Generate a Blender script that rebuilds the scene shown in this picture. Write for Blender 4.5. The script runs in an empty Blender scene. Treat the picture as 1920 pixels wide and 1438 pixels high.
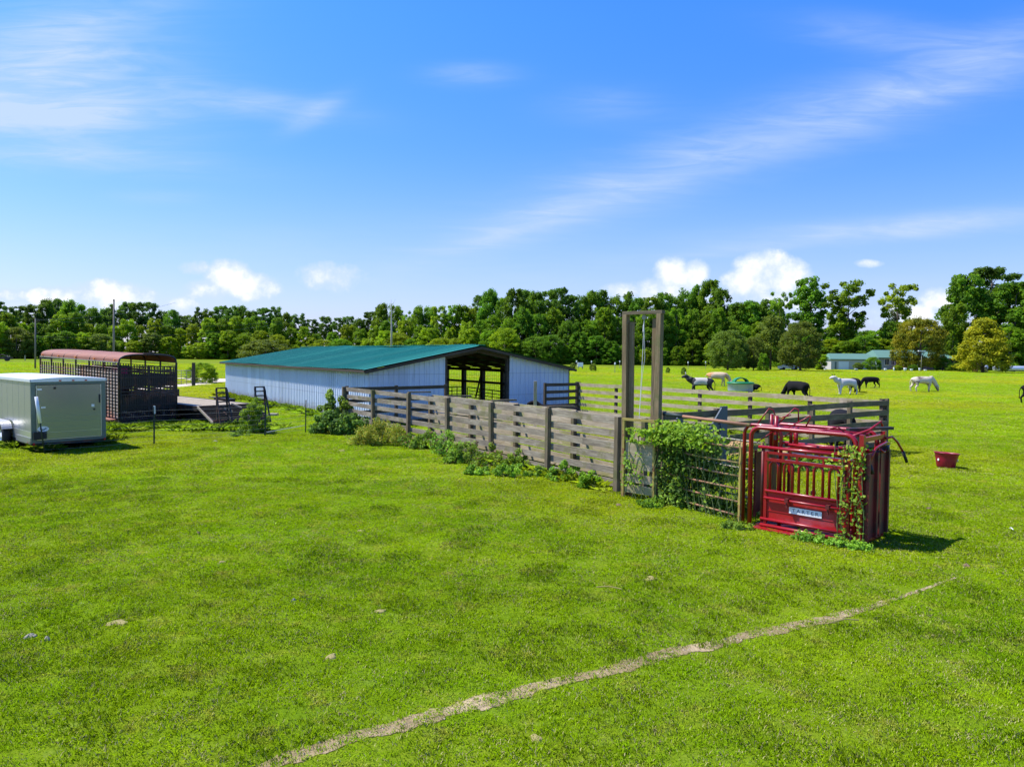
import bpy, bmesh, math, random
import numpy as np
from mathutils import Vector, Matrix, Euler
R_ = math.radians
scene = bpy.context.scene
COL = scene.collection
random.seed(7)

# ------------------------------------------------------------------ camera
CAMZ = 3.05; FPX = 1330.0
PITCH = R_(2.37); ROLL = R_(0.50)
cam_d = bpy.data.cameras.new('camera'); cam = bpy.data.objects.new('camera', cam_d); COL.objects.link(cam)
cam_d.sensor_width = 36; cam_d.lens = FPX/1920*36; cam_d.clip_start = 0.1; cam_d.clip_end = 6000
CR = Euler((math.pi/2-PITCH, 0, 0)).to_matrix() @ Matrix.Rotation(ROLL, 3, 'Z')
cam.matrix_world = Matrix.Translation((0, 0, CAMZ)) @ CR.to_4x4()
scene.camera = cam

# ------------------------------------------------------------------ sun, sky, exposure
SUN_EL = R_(57); SX, SY = -0.97, 0.24            # horizontal direction towards the sun
n_ = math.hypot(SX, SY); SX /= n_; SY /= n_
sund = bpy.data.lights.new('sun', 'SUN'); sund.energy = 4.6; sund.angle = R_(0.55); sund.color = (1.0, 0.955, 0.88)
sun = bpy.data.objects.new('sun', sund); COL.objects.link(sun)
tosun = Vector((SX*math.cos(SUN_EL), SY*math.cos(SUN_EL), math.sin(SUN_EL)))
sun.rotation_euler = tosun.to_track_quat('Z', 'Y').to_euler(); sun.location = (0, 0, 60)
scene.view_settings.view_transform = 'Standard'; scene.view_settings.look = 'None'
scene.view_settings.gamma = 1.0; scene.view_settings.use_curve_mapping = False
scene.view_settings.exposure = 0.55
SKY_STRENGTH = 0.15
world = bpy.data.worlds.new('World'); scene.world = world; world.use_nodes = True

class NT:
    def __init__(s, tree): s.t = tree; s.n = tree.nodes; s.l = tree.links
    def node(s, typ, **kw):
        n = s.n.new(typ)
        for k, v in kw.items(): setattr(n, k, v)
        return n
    def setin(s, n, i, v):
        if v is None: return
        if isinstance(v, bpy.types.NodeSocket): s.l.new(v, n.inputs[i])
        else: n.inputs[i].default_value = v
    def math(s, op, a, b=None, c=None, clamp=False):
        n = s.node('ShaderNodeMath', operation=op); n.use_clamp = clamp
        s.setin(n, 0, a); s.setin(n, 1, b); s.setin(n, 2, c); return n.outputs[0]
    def vmath(s, op, a, b=None):
        n = s.node('ShaderNodeVectorMath', operation=op); s.setin(n, 0, a); s.setin(n, 1, b)
        return n.outputs[0]
    def noise(s, vec, scale, detail=3, rough=0.55, dist=0.0):
        n = s.node('ShaderNodeTexNoise'); s.setin(n, 'Vector', vec)
        n.inputs['Scale'].default_value = scale; n.inputs['Detail'].default_value = detail
        n.inputs['Roughness'].default_value = rough; n.inputs['Distortion'].default_value = dist
        return n.outputs['Fac']
    def mix(s, f, a, b, typ='MIX'):
        n = s.node('ShaderNodeMix', data_type='RGBA', blend_type=typ); s.setin(n, 0, f)
        for i, v in ((6, a), (7, b)):
            if isinstance(v, tuple) and len(v) == 3: v = (*v, 1)
            s.setin(n, i, v)
        return n.outputs[2]
    def ramp(s, f, stops):
        n = s.node('ShaderNodeValToRGB'); s.setin(n, 0, f); e = n.color_ramp.elements
        while len(e) < len(stops): e.new(0.5)
        for i, (p, c) in enumerate(stops):
            e[i].position = p; e[i].color = (*c, 1) if len(c) == 3 else c
        return n.outputs[0]
    def maprange(s, v, a, b, c=0.0, d=1.0, smooth=True):
        n = s.node('ShaderNodeMapRange', interpolation_type='SMOOTHSTEP' if smooth else 'LINEAR')
        s.setin(n, 0, v); n.inputs[1].default_value = a; n.inputs[2].default_value = b
        n.inputs[3].default_value = c; n.inputs[4].default_value = d; return n.outputs[0]

def build_world():
    T = NT(world.node_tree); T.n.clear()
    out = T.node('ShaderNodeOutputWorld'); bg = T.node('ShaderNodeBackground')
    sky = T.node('ShaderNodeTexSky', sky_type='NISHITA'); sky.sun_disc = False
    sky.sun_elevation = SUN_EL; sky.sun_rotation = math.atan2(SX, SY)
    sky.altitude = 0; sky.air_density = 1.0; sky.dust_density = 0.6; sky.ozone_density = 2.2
    hs = T.node('ShaderNodeHueSaturation'); hs.inputs['Saturation'].default_value = 1.32; hs.inputs['Hue'].default_value = 0.506
    T.l.new(sky.outputs[0], hs.inputs['Color'])
    tc = T.node('ShaderNodeTexCoord'); sep = T.node('ShaderNodeSeparateXYZ'); T.l.new(tc.outputs['Generated'], sep.inputs[0])
    x, y, z = sep.outputs
    grade = T.mix(T.maprange(z, 0.0, 0.42, smooth=False), (.70, .60, .75), (.60, .90, 1.34))
    base = T.mix(1.0, hs.outputs[0], grade, 'MULTIPLY')
    ysafe = T.math('MAXIMUM', y, 0.05)
    u = T.math('DIVIDE', x, ysafe); v = T.math('DIVIDE', z, ysafe)         # gnomonic sky coordinates, sky only
    front = T.maprange(y, 0.05, 0.3)
    comb = T.node('ShaderNodeCombineXYZ'); T.l.new(u, comb.inputs[0]); T.l.new(v, comb.inputs[1])
    p = comb.outputs[0]
    def ab(px, py): return (px-960)/1330.0, (656.5+px*16/1920-py)/1330.0
    # shared noises
    puff = T.noise(p, 22.0, 7, 0.58); puff2 = T.noise(p, 75.0, 4, 0.6)
    pn = T.math('ADD', T.math('MULTIPLY', T.math('SUBTRACT', puff, 0.5), 1.0), T.math('MULTIPLY', T.math('SUBTRACT', puff2, 0.5), 0.30))
    mp = T.node('ShaderNodeMapping'); T.l.new(p, mp.inputs[0]); mp.inputs['Scale'].default_value = (1.2, 5.5, 1); mp.inputs['Rotation'].default_value = (0, 0, -0.18)
    wisp = T.noise(mp.outputs[0], 3.2, 6, 0.52, 0.8)
    def ell(px, py, rx, ry, ang=0.0, flat=1.0):
        cx, cy = ab(px, py); rx /= 1330; ry /= 1330
        du = T.math('SUBTRACT', u, cx); dv = T.math('SUBTRACT', v, cy); c, s_ = math.cos(ang), math.sin(ang)
        a = T.math('ADD', T.math('MULTIPLY', du, c/rx), T.math('MULTIPLY', dv, s_/rx))
        b = T.math('ADD', T.math('MULTIPLY', du, -s_/ry), T.math('MULTIPLY', dv, c/ry))
        return T.math('ADD', T.math('MULTIPLY', a, a), T.math('MULTIPLY', b, b))
    # cumulus: union of lobes, sharp on top
    cum = None
    for (px, py, rx, ry, w) in [(110, 562, 60, 22, 1), (200, 556, 70, 28, 1), (250, 560, 45, 26, .9), (370, 505, 36, 13, .62), (430, 520, 46, 30, 1.0),
                             (470, 540, 55, 26, .9), (400, 545, 50, 22, .8), (618, 520, 66, 26, .62), (1262, 520, 40, 34, 1.0), (1300, 512, 26, 24, 1), (1240, 545, 60, 26, .8),
                             (1425, 505, 50, 33, 1.1), (1470, 520, 52, 32, 1.0), (1400, 535, 50, 28, .9), (1625, 496, 26, 8, .6), (1765, 562, 44, 22, .9),
                             (1700, 600, 70, 34, .8), (1160, 548, 40, 16, .6), (1440, 560, 120, 22, .55), (30, 556, 60, 14, .6), (1330, 560, 90, 20, .5), (340, 575, 60, 14, .5)]:
        e = T.math('MULTIPLY', T.math('SUBTRACT', 1.0, ell(px, py, rx*1.2, ry*1.22)), w)
        cum = e if cum is None else T.math('SMOOTH_MAX', cum, e, 0.25)
    cumd = T.maprange(T.math('ADD', cum, T.math('MULTIPLY', pn, 1.5)), 0.0, 0.58)
    cumshade = T.maprange(T.math('ADD', cum, T.math('MULTIPLY', pn, 2.6)), 0.3, 1.2)
    cumcol = T.mix(cumshade, (3.1, 3.75, 5.0), (5.1, 5.15, 5.4))
    # cirrus streaks
    cir = None
    for (px, py, rx, ry, ang, w) in [(90, 160, 230, 110, .0, .85), (60, 215, 260, 45, -.05, .6), (190, 60, 260, 70, .4, .35), (500, 205, 160, 26, -.12, .5), (590, 222, 60, 20, .5, .55),
                             (150, 300, 260, 26, -.06, .5), (880, 150, 80, 20, 0, .32), (1500, 240, 520, 62, .30, .42), (1760, 150, 260, 50, .38, .34), (960, 430, 170, 30, .33, .5),
                             (1150, 365, 240, 46, .27, .30), (1720, 425, 340, 22, .09, .75), (1450, 465, 260, 12, .10, .25), (1640, 80, 180, 36, -.1, .25),
                             (1130, 205, 110, 34, 0, .22), (290, 374, 90, 14, 0, .2), (560, 470, 700, 60, .02, .10), (1200, 560, 900, 70, 0, .22)]:
        e = T.math('MULTIPLY', T.math('POWER', 2.718, T.math('MULTIPLY', ell(px, py, rx, ry, ang), -1.2)), w)
        cir = e if cir is None else T.math('ADD', cir, e)
    mp2 = T.node('ShaderNodeMapping'); T.l.new(p, mp2.inputs[0]); mp2.inputs['Scale'].default_value = (2.0, 16, 1); mp2.inputs['Rotation'].default_value = (0, 0, -0.30)
    wisp2 = T.noise(mp2.outputs[0], 3.0, 7, .6, 1.2)
    wf = T.math('MULTIPLY', T.maprange(wisp, 0.2, 0.8, 0.55, 1.25), T.maprange(wisp2, .3, .7, .65, 1.3))
    cird = T.math('MULTIPLY', cir, wf, clamp=True)
    # light milky haze low over the horizon, as real air
    low = T.maprange(v, 0.0, 0.30, 0.42, 0.0)
    c0 = T.mix(low, base, (2.3, 3.05, 5.2))
    c1 = T.mix(T.math('MULTIPLY', cird, T.math('MULTIPLY', front, 0.80)), c0, (3.0, 3.6, 5.4))
    c2 = T.mix(T.math('MULTIPLY', T.math('MULTIPLY', cumd, 0.96), front), c1, cumcol)
    T.l.new(c2, bg.inputs[0]); bg.inputs[1].default_value = SKY_STRENGTH
    T.l.new(bg.outputs[0], out.inputs[0])
build_world()
cy = scene.cycles
cy.max_bounces = 6; cy.diffuse_bounces = 3; cy.glossy_bounces = 3; cy.transmission_bounces = 3; cy.transparent_max_bounces = 6
cy.use_denoising = True; cy.caustics_reflective = False; cy.caustics_refractive = False
cy.sample_clamp_indirect = 4

# ------------------------------------------------------------------ pixel helpers (photo pixels, 1920 wide)
def ray(px, py): return CR @ Vector(((px-960)/FPX, -(py-719)/FPX, -1.0))
def G(px, py, z=0.0):
    r = ray(px, py); t = (z-CAMZ)/r.z; return Vector((r.x*t, r.y*t, z))
def P(px, py, Y):
    r = ray(px, py); t = Y/r.y; return Vector((r.x*t, Y, CAMZ+r.z*t))
def atx(px, Y, z=0.0):
    py = 700.0
    for _ in range(4):
        q = P(px, py, Y); py -= (z-q.z)*FPX/Y
    return Vector((q.x, Y, z))

# ------------------------------------------------------------------ object helpers
def tag(o, label=None, cat=None, group=None, kind=None):
    if label: o['label'] = label
    if cat: o['category'] = cat
    if group: o['group'] = group
    if kind: o['kind'] = kind
    return o
def thing(name, label, cat, loc=(0, 0, 0), rz=0.0, group=None, rx=0.0):
    o = bpy.data.objects.new(name, None); COL.objects.link(o); o.empty_display_size = 0.2
    o.location = loc; o.rotation_euler = (rx, 0, rz)
    return tag(o, label, cat, group)
def copy_tree(o, parent=None):
    c = o.copy(); COL.objects.link(c); c.parent = parent
    for ch in list(o.children): copy_tree(ch, c)
    return c

class MB:
    """collects boxes, beams and tubes into one mesh"""
    def __init__(s): s.v = []; s.f = []; s.uv = []
    def quad(s, a, b, c, d, uv=None):
        i = len(s.v); s.v += [tuple(a), tuple(b), tuple(c), tuple(d)]; s.f.append((i, i+1, i+2, i+3)); s.uv.append(uv or [(0, 0), (1, 0), (1, 1), (0, 1)])
    def tri(s, a, b, c):
        i = len(s.v); s.v += [tuple(a), tuple(b), tuple(c)]; s.f.append((i, i+1, i+2)); s.uv.append([(0, 0), (1, 0), (0, 1)])
    def hexa(s, p, L=1.0, w=0.1, h=0.1):     # p: 8 corners, first 4 = start end ring, last 4 = far ring
        i = len(s.v); s.v += [tuple(q) for q in p]; ro = random.random()*50
        s.f += [(i, i+3, i+2, i+1), (i+4, i+5, i+6, i+7)]
        s.uv += [[(ro, ro), (ro, ro+w), (ro+h, ro+w), (ro+h, ro)]]*2
        for k, ww in ((0, w), (1, h), (2, w), (3, h)):
            a, b = i+k, i+(k+1) % 4; s.f.append((a, b, b+4, a+4)); o = ro+k*.37
            s.uv.append([(ro, o), (ro, o+ww), (ro+L, o+ww), (ro+L, o)])
    def beam(s, a, b, w, h, up=(0, 0, 1), tw=0.0):     # w across, h along up
        a = Vector(a); b = Vector(b); d = (b-a); L = d.length; d.normalize(); up = Vector(up)
        if abs(d.dot(up)) > .98: up = Vector((0, 1, 0)) if abs(d.z) > .9 else Vector((0, 0, 1))
        sd = d.cross(up).normalized(); u2 = sd.cross(d).normalized()
        if tw: q = Matrix.Rotation(tw, 3, d); sd = q@sd; u2 = q@u2
        r = []
        for c in (a, b): r += [c-sd*w/2-u2*h/2, c+sd*w/2-u2*h/2, c+sd*w/2+u2*h/2, c-sd*w/2+u2*h/2]
        s.hexa(r, L, w, h)
    def box(s, x0, x1, y0, y1, z0, z1):
        s.hexa([(x0, y0, z0), (x0, y1, z0), (x0, y1, z1), (x0, y0, z1), (x1, y0, z0), (x1, y1, z0), (x1, y1, z1), (x1, y0, z1)], x1-x0, y1-y0, z1-z0)
    def tube(s, pts, r, n=8, cap=True):
        pts = [Vector(p) for p in pts]; m = len(pts); rr = r if isinstance(r, (list, tuple)) else [r]*m
        base = len(s.v); prev = None; Ls = 0
        for k, p in enumerate(pts):
            if k == 0: d = pts[1]-p
            elif k == m-1: d = p-pts[k-1]
            else: d = (pts[k+1]-p).normalized()+(p-pts[k-1]).normalized()
            d.normalize()
            if prev is None:
                up = Vector((0, 0, 1)) if abs(d.z) < .9 else Vector((1, 0, 0)); a = d.cross(up).normalized()
            else: a = (prev-d*prev.dot(d)).normalized()
            prev = a; b = d.cross(a)
            for j in range(n):
                t = 2*math.pi*j/n; s.v.append(tuple(p+(a*math.cos(t)+b*math.sin(t))*rr[k]))
        for k in range(m-1):
            L2 = Ls+(pts[k+1]-pts[k]).length
            for j in range(n):
                i0 = base+k*n+j; i1 = base+k*n+(j+1) % n; s.f.append((i0, i1, i1+n, i0+n))
                s.uv.append([(Ls, j/n), (Ls, (j+1)/n), (L2, (j+1)/n), (L2, j/n)])
            Ls = L2
        if cap:
            s.f.append(tuple(base+j for j in range(n))[::-1]); s.uv.append([(0, 0)]*n)
            s.f.append(tuple(base+(m-1)*n+j for j in range(n))); s.uv.append([(0, 0)]*n)
    def lathe(s, prof, c=(0, 0, 0), n=24, axis='Z', cap0=True, cap1=True, sx=1, sy=1):
        base = len(s.v); c = Vector(c); m = len(prof)
        for (r, h) in prof:
            for j in range(n):
                t = 2*math.pi*j/n; x, y = r*math.cos(t)*sx, r*math.sin(t)*sy
                q = {'Z': (x, y, h), 'X': (h, x, y), 'Y': (y, h, x)}[axis]; s.v.append(tuple(c+Vector(q)))
        for k in range(m-1):
            for j in range(n):
                i0 = base+k*n+j; i1 = base+k*n+(j+1) % n; s.f.append((i0, i1, i1+n, i0+n)); s.uv.append([(j/n, k/m), ((j+1)/n, k/m), ((j+1)/n, (k+1)/m), (j/n, (k+1)/m)])
        if cap0: s.f.append(tuple(base+j for j in range(n))[::-1]); s.uv.append([(0, 0)]*n)
        if cap1: s.f.append(tuple(base+(m-1)*n+j for j in range(n))); s.uv.append([(0, 0)]*n)
    def build(s, name, mat, parent=None, smooth=False, org=None):
        v = np.array(s.v, dtype=float)
        if org is not None: v = v-np.array(org, dtype=float)
        me = bpy.data.meshes.new(name); me.from_pydata([tuple(q) for q in v], [], s.f)
        uvl = me.uv_layers.new(name='UVMap'); flat = [c for f in s.uv for q in f for c in q]; uvl.data.foreach_set('uv', flat)
        for m in (mat if isinstance(mat, (list, tuple)) else [mat]): me.materials.append(m)
        if smooth: me.polygons.foreach_set('use_smooth', [True]*len(me.polygons))
        o = bpy.data.objects.new(name, me); COL.objects.link(o); o.parent = parent
        if parent is None and org is not None: o.location = org
        return o

def npmesh(name, verts, faces_per, mat, parent=None, mats_idx=None, link=True):
    """verts (N,k,3) polygons of k corners each"""
    N, k, _ = verts.shape
    me = bpy.data.meshes.new(name); me.vertices.add(N*k); me.vertices.foreach_set('co', verts.reshape(-1).astype(np.float32))
    me.loops.add(N*k); me.loops.foreach_set('vertex_index', np.arange(N*k, dtype=np.int32))
    me.polygons.add(N); me.polygons.foreach_set('loop_start', np.arange(0, N*k, k, dtype=np.int32)); me.polygons.foreach_set('loop_total', np.full(N, k, dtype=np.int32))
    for m in (mat if isinstance(mat, (list, tuple)) else [mat]): me.materials.append(m)
    if mats_idx is not None: me.polygons.foreach_set('material_index', mats_idx.astype(np.int32))
    me.update(calc_edges=True); me.validate()
    if not link: return me
    o = bpy.data.objects.new(name, me); COL.objects.link(o); o.parent = parent
    return o

# ------------------------------------------------------------------ materials
def mat(name, col, rough=0.6, metal=0.0, var=0.0, vscale=3.0, bump=0.0, bscale=30.0, col2=None, c2scale=2.0, c2lo=.5, c2hi=.65, spec=None, coat=0.0):
    m = bpy.data.materials.new(name); m.use_nodes = True; T = NT(m.node_tree); b = T.n['Principled BSDF']
    b.inputs['Roughness'].default_value = rough; b.inputs['Metallic'].default_value = metal
    if spec is not None: b.inputs['Specular IOR Level'].default_value = spec
    if coat: b.inputs['Coat Weight'].default_value = coat
    tc = T.node('ShaderNodeTexCoord'); vec = tc.outputs['Object']; c = (*col, 1)
    if var:
        n = T.noise(vec, vscale, 5, .6)
        c = T.mix(n, tuple(x*(1-var) for x in col), tuple(min(1, x*(1+var)) for x in col))
    if col2:
        n2 = T.maprange(T.noise(vec, c2scale, 6, .62), c2lo, c2hi); c = T.mix(n2, c, col2)
    T.setin(b, 'Base Color', c)
    if bump:
        bn = T.node('ShaderNodeBump'); bn.inputs['Strength'].default_value = bump; bn.inputs['Distance'].default_value = .01
        T.l.new(T.noise(vec, bscale, 4), bn.inputs['Height']); T.l.new(bn.outputs[0], b.inputs['Normal'])
    return m

def wood_mat(name, c_dark, c_mid, c_light, moss=None, mossamt=0.0):
    m = bpy.data.materials.new(name); m.use_nodes = True; T = NT(m.node_tree); b = T.n['Principled BSDF']
    uv = T.node('ShaderNodeUVMap'); mp = T.node('ShaderNodeMapping'); T.l.new(uv.outputs[0], mp.inputs[0]); mp.inputs['Scale'].default_value = (2.0, 45, 1)
    g = T.noise(mp.outputs[0], 1.0, 6, .65, .6)
    mp2 = T.node('ShaderNodeMapping'); T.l.new(uv.outputs[0], mp2.inputs[0]); mp2.inputs['Scale'].default_value = (.9, 3.5, 1)
    g2 = T.noise(mp2.outputs[0], 1.2, 4, .6)
    f = T.math('ADD', T.math('MULTIPLY', g, .55), T.math('MULTIPLY', g2, .45))
    c = T.ramp(f, [(.3, c_dark), (.5, c_mid), (.68, c_light)])
    if moss:
        tc = T.node('ShaderNodeTexCoord'); mn = T.maprange(T.noise(tc.outputs['Object'], 1.7, 5, .65), .62-mossamt*.3, .72-mossamt*.2); c = T.mix(T.math('MULTIPLY', mn, .75), c, moss)
    T.l.new(c, b.inputs['Base Color']); b.inputs['Roughness'].default_value = .85; b.inputs['Specular IOR Level'].default_value = .25
    bn = T.node('ShaderNodeBump'); bn.inputs['Strength'].default_value = .5; bn.inputs['Distance'].default_value = .006
    T.l.new(g, bn.inputs['Height']); T.l.new(bn.outputs[0], b.inputs['Normal'])
    return m

def leaf_mat(name, col, col2=None, trans=0.35, var=.35, nscale=.35, rough=.6, tip=None):
    m = bpy.data.materials.new(name); m.use_nodes = True; T = NT(m.node_tree); b = T.n['Principled BSDF']; out = T.n['Material Output']
    gm = T.node('ShaderNodeNewGeometry'); T.l.new(T.vmath('NORMALIZE', T.vmath('ADD', gm.outputs['Normal'], (0, 0, .45))), b.inputs['Normal'])
    tc = T.node('ShaderNodeTexCoord'); oi = T.node('ShaderNodeObjectInfo')
    n = T.noise(tc.outputs['Object'], nscale, 3, .6)
    a = tuple(x*(1-var) for x in col); c2 = col2 or tuple(min(1, x*(1+var)) for x in col)
    c = T.mix(T.maprange(n, .35, .65), a, c2)
    r = T.math('MULTIPLY_ADD', oi.outputs['Random'], .4, .85)
    hs = T.node('ShaderNodeHueSaturation'); T.l.new(c, hs.inputs['Color']); T.l.new(r, hs.inputs['Value'])
    T.l.new(T.math('MULTIPLY_ADD', oi.outputs['Random'], .022, .495), hs.inputs['Hue'])
    c = hs.outputs[0]
    T.l.new(c, b.inputs['Base Color']); b.inputs['Roughness'].default_value = rough; b.inputs['Specular IOR Level'].default_value = .12
    tr = T.node('ShaderNodeBsdfTranslucent'); T.l.new(T.mix(1.0, c, (1.5, 1.35, .5), 'MULTIPLY'), tr.inputs[0])
    mx = T.node('ShaderNodeMixShader'); mx.inputs[0].default_value = trans
    T.l.new(b.outputs[0], mx.inputs[1]); T.l.new(tr.outputs[0], mx.inputs[2]); T.l.new(mx.outputs[0], out.inputs[0])
    return m

M = {}
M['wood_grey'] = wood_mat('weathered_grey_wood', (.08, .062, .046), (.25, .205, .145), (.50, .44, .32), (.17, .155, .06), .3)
M['wood_tan'] = wood_mat('tan_and_sunlit_wood', (.18, .14, .09), (.42, .34, .22), (.62, .53, .38), (.28, .28, .09), .5)
M['wood_post'] = wood_mat('mossy_and_shaded_wood', (.06, .047, .028), (.16, .125, .075), (.30, .24, .155), (.10, .11, .035), .4)
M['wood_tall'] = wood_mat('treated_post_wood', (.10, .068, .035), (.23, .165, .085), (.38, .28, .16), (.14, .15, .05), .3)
M['wood_dark'] = wood_mat('dark_barn_wood', (.035, .028, .02), (.07, .055, .04), (.13, .10, .07))
M['wood_deck'] = wood_mat('trailer_deck_wood', (.20, .16, .11), (.36, .30, .21), (.54, .46, .34))
M['red'] = mat('red_chute_paint', (.29, .006, .010), .33, 0, .25, 2.5, .15, 60, (.17, .03, .015), 7, .62, .74, coat=.25)
M['red_dark'] = mat('dark_red_panel', (.16, .014, .012), .55, 0, .4, 2.0, .2, 40, (.05, .02, .012), 3, .45, .65)
M['red_faded'] = mat('faded_red_sheet', (.40, .008, .010), .42, 0, .12, 1.3, .1, 25, (.42, .07, .09), 1.6, .5, .72)
M['rust'] = mat('rusty_pipe', (.33, .16, .085), .75, 0, .4, 9, .4, 80, (.32, .26, .07), 2.5, .5, .62)
M['rust_yellow'] = mat('yellowed_rusty_pipe', (.36, .28, .06), .7, 0, .35, 7, .4, 80, (.28, .12, .05), 5, .52, .62)
M['pipe_grey'] = mat('grey_pipe', (.30, .27, .20), .6, .2, .3, 6, .2, 60)
M['black'] = mat('black_rubber', (.012, .012, .012), .6)
M['tyre'] = mat('tyre_rubber', (.02, .02, .02), .8, 0, .2, 10)
M['alu'] = mat('silver_trailer_skin', (.37, .37, .38), .36, .6, .06, .8, .02, 3)
M['alu_door'] = mat('silver_trailer_door', (.30, .33, .34), .16, .6, .05, .8, .03, 2)
M['alu_trim'] = mat('aluminium_trim', (.62, .62, .62), .35, .8)
M['alu_dark'] = mat('grey_corner_trim', (.13, .17, .165), .4, .5)
M['fender'] = mat('fender_metal', (.50, .50, .50), .42, .6, .1, 6, .1, 20)
M['white'] = mat('white_paint', (.80, .80, .80), .4, 0, .05, 3)
M['roofwhite'] = mat('white_trailer_roof', (.72, .74, .80), .35, .2, .05, 1)
M['steel_dark'] = mat('dark_trailer_steel', (.035, .028, .024), .55, .2, .4, 5, .2, 40, (.13, .055, .03), 2.2, .5, .66)
M['steel_side'] = mat('worn_slat_steel', (.46, .34, .26), .75, .0, .4, 2.5, .2, 40, (.50, .24, .14), 1.2, .48, .62)
M['rustroof'] = mat('rusted_red_roof', (.28, .105, .06), .75, .0, .3, 1.1, .1, 10, (.42, .29, .24), 1.4, .6, .75)
M['orange_lens'] = mat('orange_marker_lens', (.8, .25, .05), .3)
M['red_lens'] = mat('red_lens', (.45, .02, .02), .3)
def sheet_mat(name, col, axis, pitch, rough, stain, stain_amt, dirt=None, screws=None):
    m = bpy.data.materials.new(name); m.use_nodes = True; T = NT(m.node_tree); b = T.n['Principled BSDF']; tc = T.node('ShaderNodeTexCoord'); sp = T.node('ShaderNodeSeparateXYZ'); T.l.new(tc.outputs['Object'], sp.inputs[0])
    x, y, z = sp.outputs; run = y if axis == 'y' else T.math('ADD', x, y)
    cell = T.math('FLOOR', T.math('DIVIDE', run, pitch)); wn = T.node('ShaderNodeTexWhiteNoise', noise_dimensions='1D'); T.l.new(cell, wn.inputs['W'])
    c = T.mix(wn.outputs['Value'], tuple(v*.90 for v in col), tuple(min(1, v*1.07) for v in col))
    fr = T.math('FRACT', T.math('DIVIDE', run, pitch)); c = T.mix(T.math('MULTIPLY', T.math('LESS_THAN', fr, .018), .45), c, tuple(v*.4 for v in col))
    cb = T.node('ShaderNodeCombineXYZ'); T.l.new(T.math('MULTIPLY', run, 6.0), cb.inputs[0]); T.l.new(T.math('MULTIPLY', z if axis != 'y' else x, .7), cb.inputs[1])
    st = T.maprange(T.noise(cb.outputs[0], 1.0, 5, .65), .5, .8); c = T.mix(T.math('MULTIPLY', st, stain_amt), c, stain)
    if dirt: c = T.mix(T.math('MULTIPLY', T.maprange(T.math('ADD', z, T.math('MULTIPLY', T.noise(tc.outputs['Object'], 3.0, 5, .7), -.9)), .12, -.35), .7), c, dirt)
    if screws:
        a = T.math('FRACT', T.math('DIVIDE', x if axis == 'y' else z, screws)); c = T.mix(T.math('MULTIPLY', T.math('LESS_THAN', a, .035), .28), c, tuple(v*.3 for v in col))
    T.l.new(c, b.inputs['Base Color']); b.inputs['Roughness'].default_value = rough; return m
M['barn_white'] = sheet_mat('pale_blue_barn_metal', (.56, .63, .74), 'x', .92, .55, (.30, .33, .38), .5, (.30, .24, .15), 1.05)
M['green_roof'] = sheet_mat('green_roof_metal', (.002, .21, .145), 'y', .92, .55, (.02, .25, .22), .5, None, .62)
M['far_green_roof'] = mat('faded_green_roof', (.10, .21, .16), .85, 0, .1, .5)
M['siding'] = mat('beige_siding', (.50, .46, .42), .7, 0, .05, 1)
M['siding_blue'] = mat('bluish_siding', (.30, .36, .48), .7, 0, .08, 1)
M['brick'] = mat('brown_brick', (.20, .12, .10), .8, 0, .3, 2)
M['glass'] = mat('window_glass', (.04, .06, .09), .06, 0)
M['deckred'] = mat('red_brown_deck', (.30, .10, .05), .7, 0, .2, 3)
M['tank_grey'] = mat('galvanised_grey_tank', (.46, .50, .62), .45, .3, .08, 3)
M['tank_green'] = mat('green_plastic_float', (.01, .20, .06), .45, 0, .1, 3)
M['tub_red'] = mat('red_plastic_tub', (.30, .004, .03), .42, 0, .12, 4, .05, 20)
M['gal_pipe'] = mat('silver_tank_metal', (.55, .60, .66), .4, .4, .1, .6)
M['hay'] = mat('hay', (.40, .24, .08), .95, 0, .4, 4, 1.0, 25, (.20, .10, .04), 1.2, .45, .6)
M['sand'] = mat('sand_dirt', (.50, .40, .27), .95, 0, .2, 3, .8, 30)
M['dung'] = mat('dried_dung', (.17, .12, .06), 1.0, 0, .3, 12)
M['straw'] = mat('straw', (.30, .25, .08), .9, 0, .25, 20)
M['stone'] = mat('pale_stone', (.36, .32, .22), 1.0, 0, .2, 12)
M['bark'] = mat('bark', (.13, .10, .075), .9, 0, .35, 2, .8, 12)
M['bark_pale'] = mat('pale_dead_wood', (.42, .38, .33), .9, 0, .2, 2, .5, 12)
M['wire'] = mat('fence_wire', (.30, .30, .27), .5, .6)
M['wire_dark'] = mat('dark_mesh_wire', (.06, .06, .05), .6, .3)
M['postgreen'] = mat('dark_green_steel_post', (.02, .035, .03), .6, .1)
M['rope'] = mat('white_rope', (.70, .70, .66), .8)
M['bluegrey'] = mat('blue_grey_gate_board', (.085, .11, .13), .7, 0, .2, 3, .2, 20)
M['pink'] = mat('pink_plastic', (.65, .05, .25), .5)
M['polewood'] = mat('utility_pole_wood', (.20, .175, .14), .85, 0, .2, 1)
M['cow_black'] = mat('black_hide', (.010, .009, .009), .85, 0, .3, 3, spec=.15)
M['cow_white'] = mat('white_hide', (.54, .50, .45), .7, 0, .1, 2, .1, 30, (.50, .45, .40), 2.0, .55, .7)
M['cow_tan'] = mat('tan_hide', (.62, .45, .27), .7, 0, .15, 2, .1, 30, (.55, .24, .07), 1.1, .48, .62)
M['cow_cream'] = mat('cream_brindle_hide', (.60, .50, .37), .7, 0, .15, 2, .1, 30, (.16, .10, .08), 1.5, .5, .6)
M['horn'] = mat('horn', (.45, .42, .36), .5)

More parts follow.
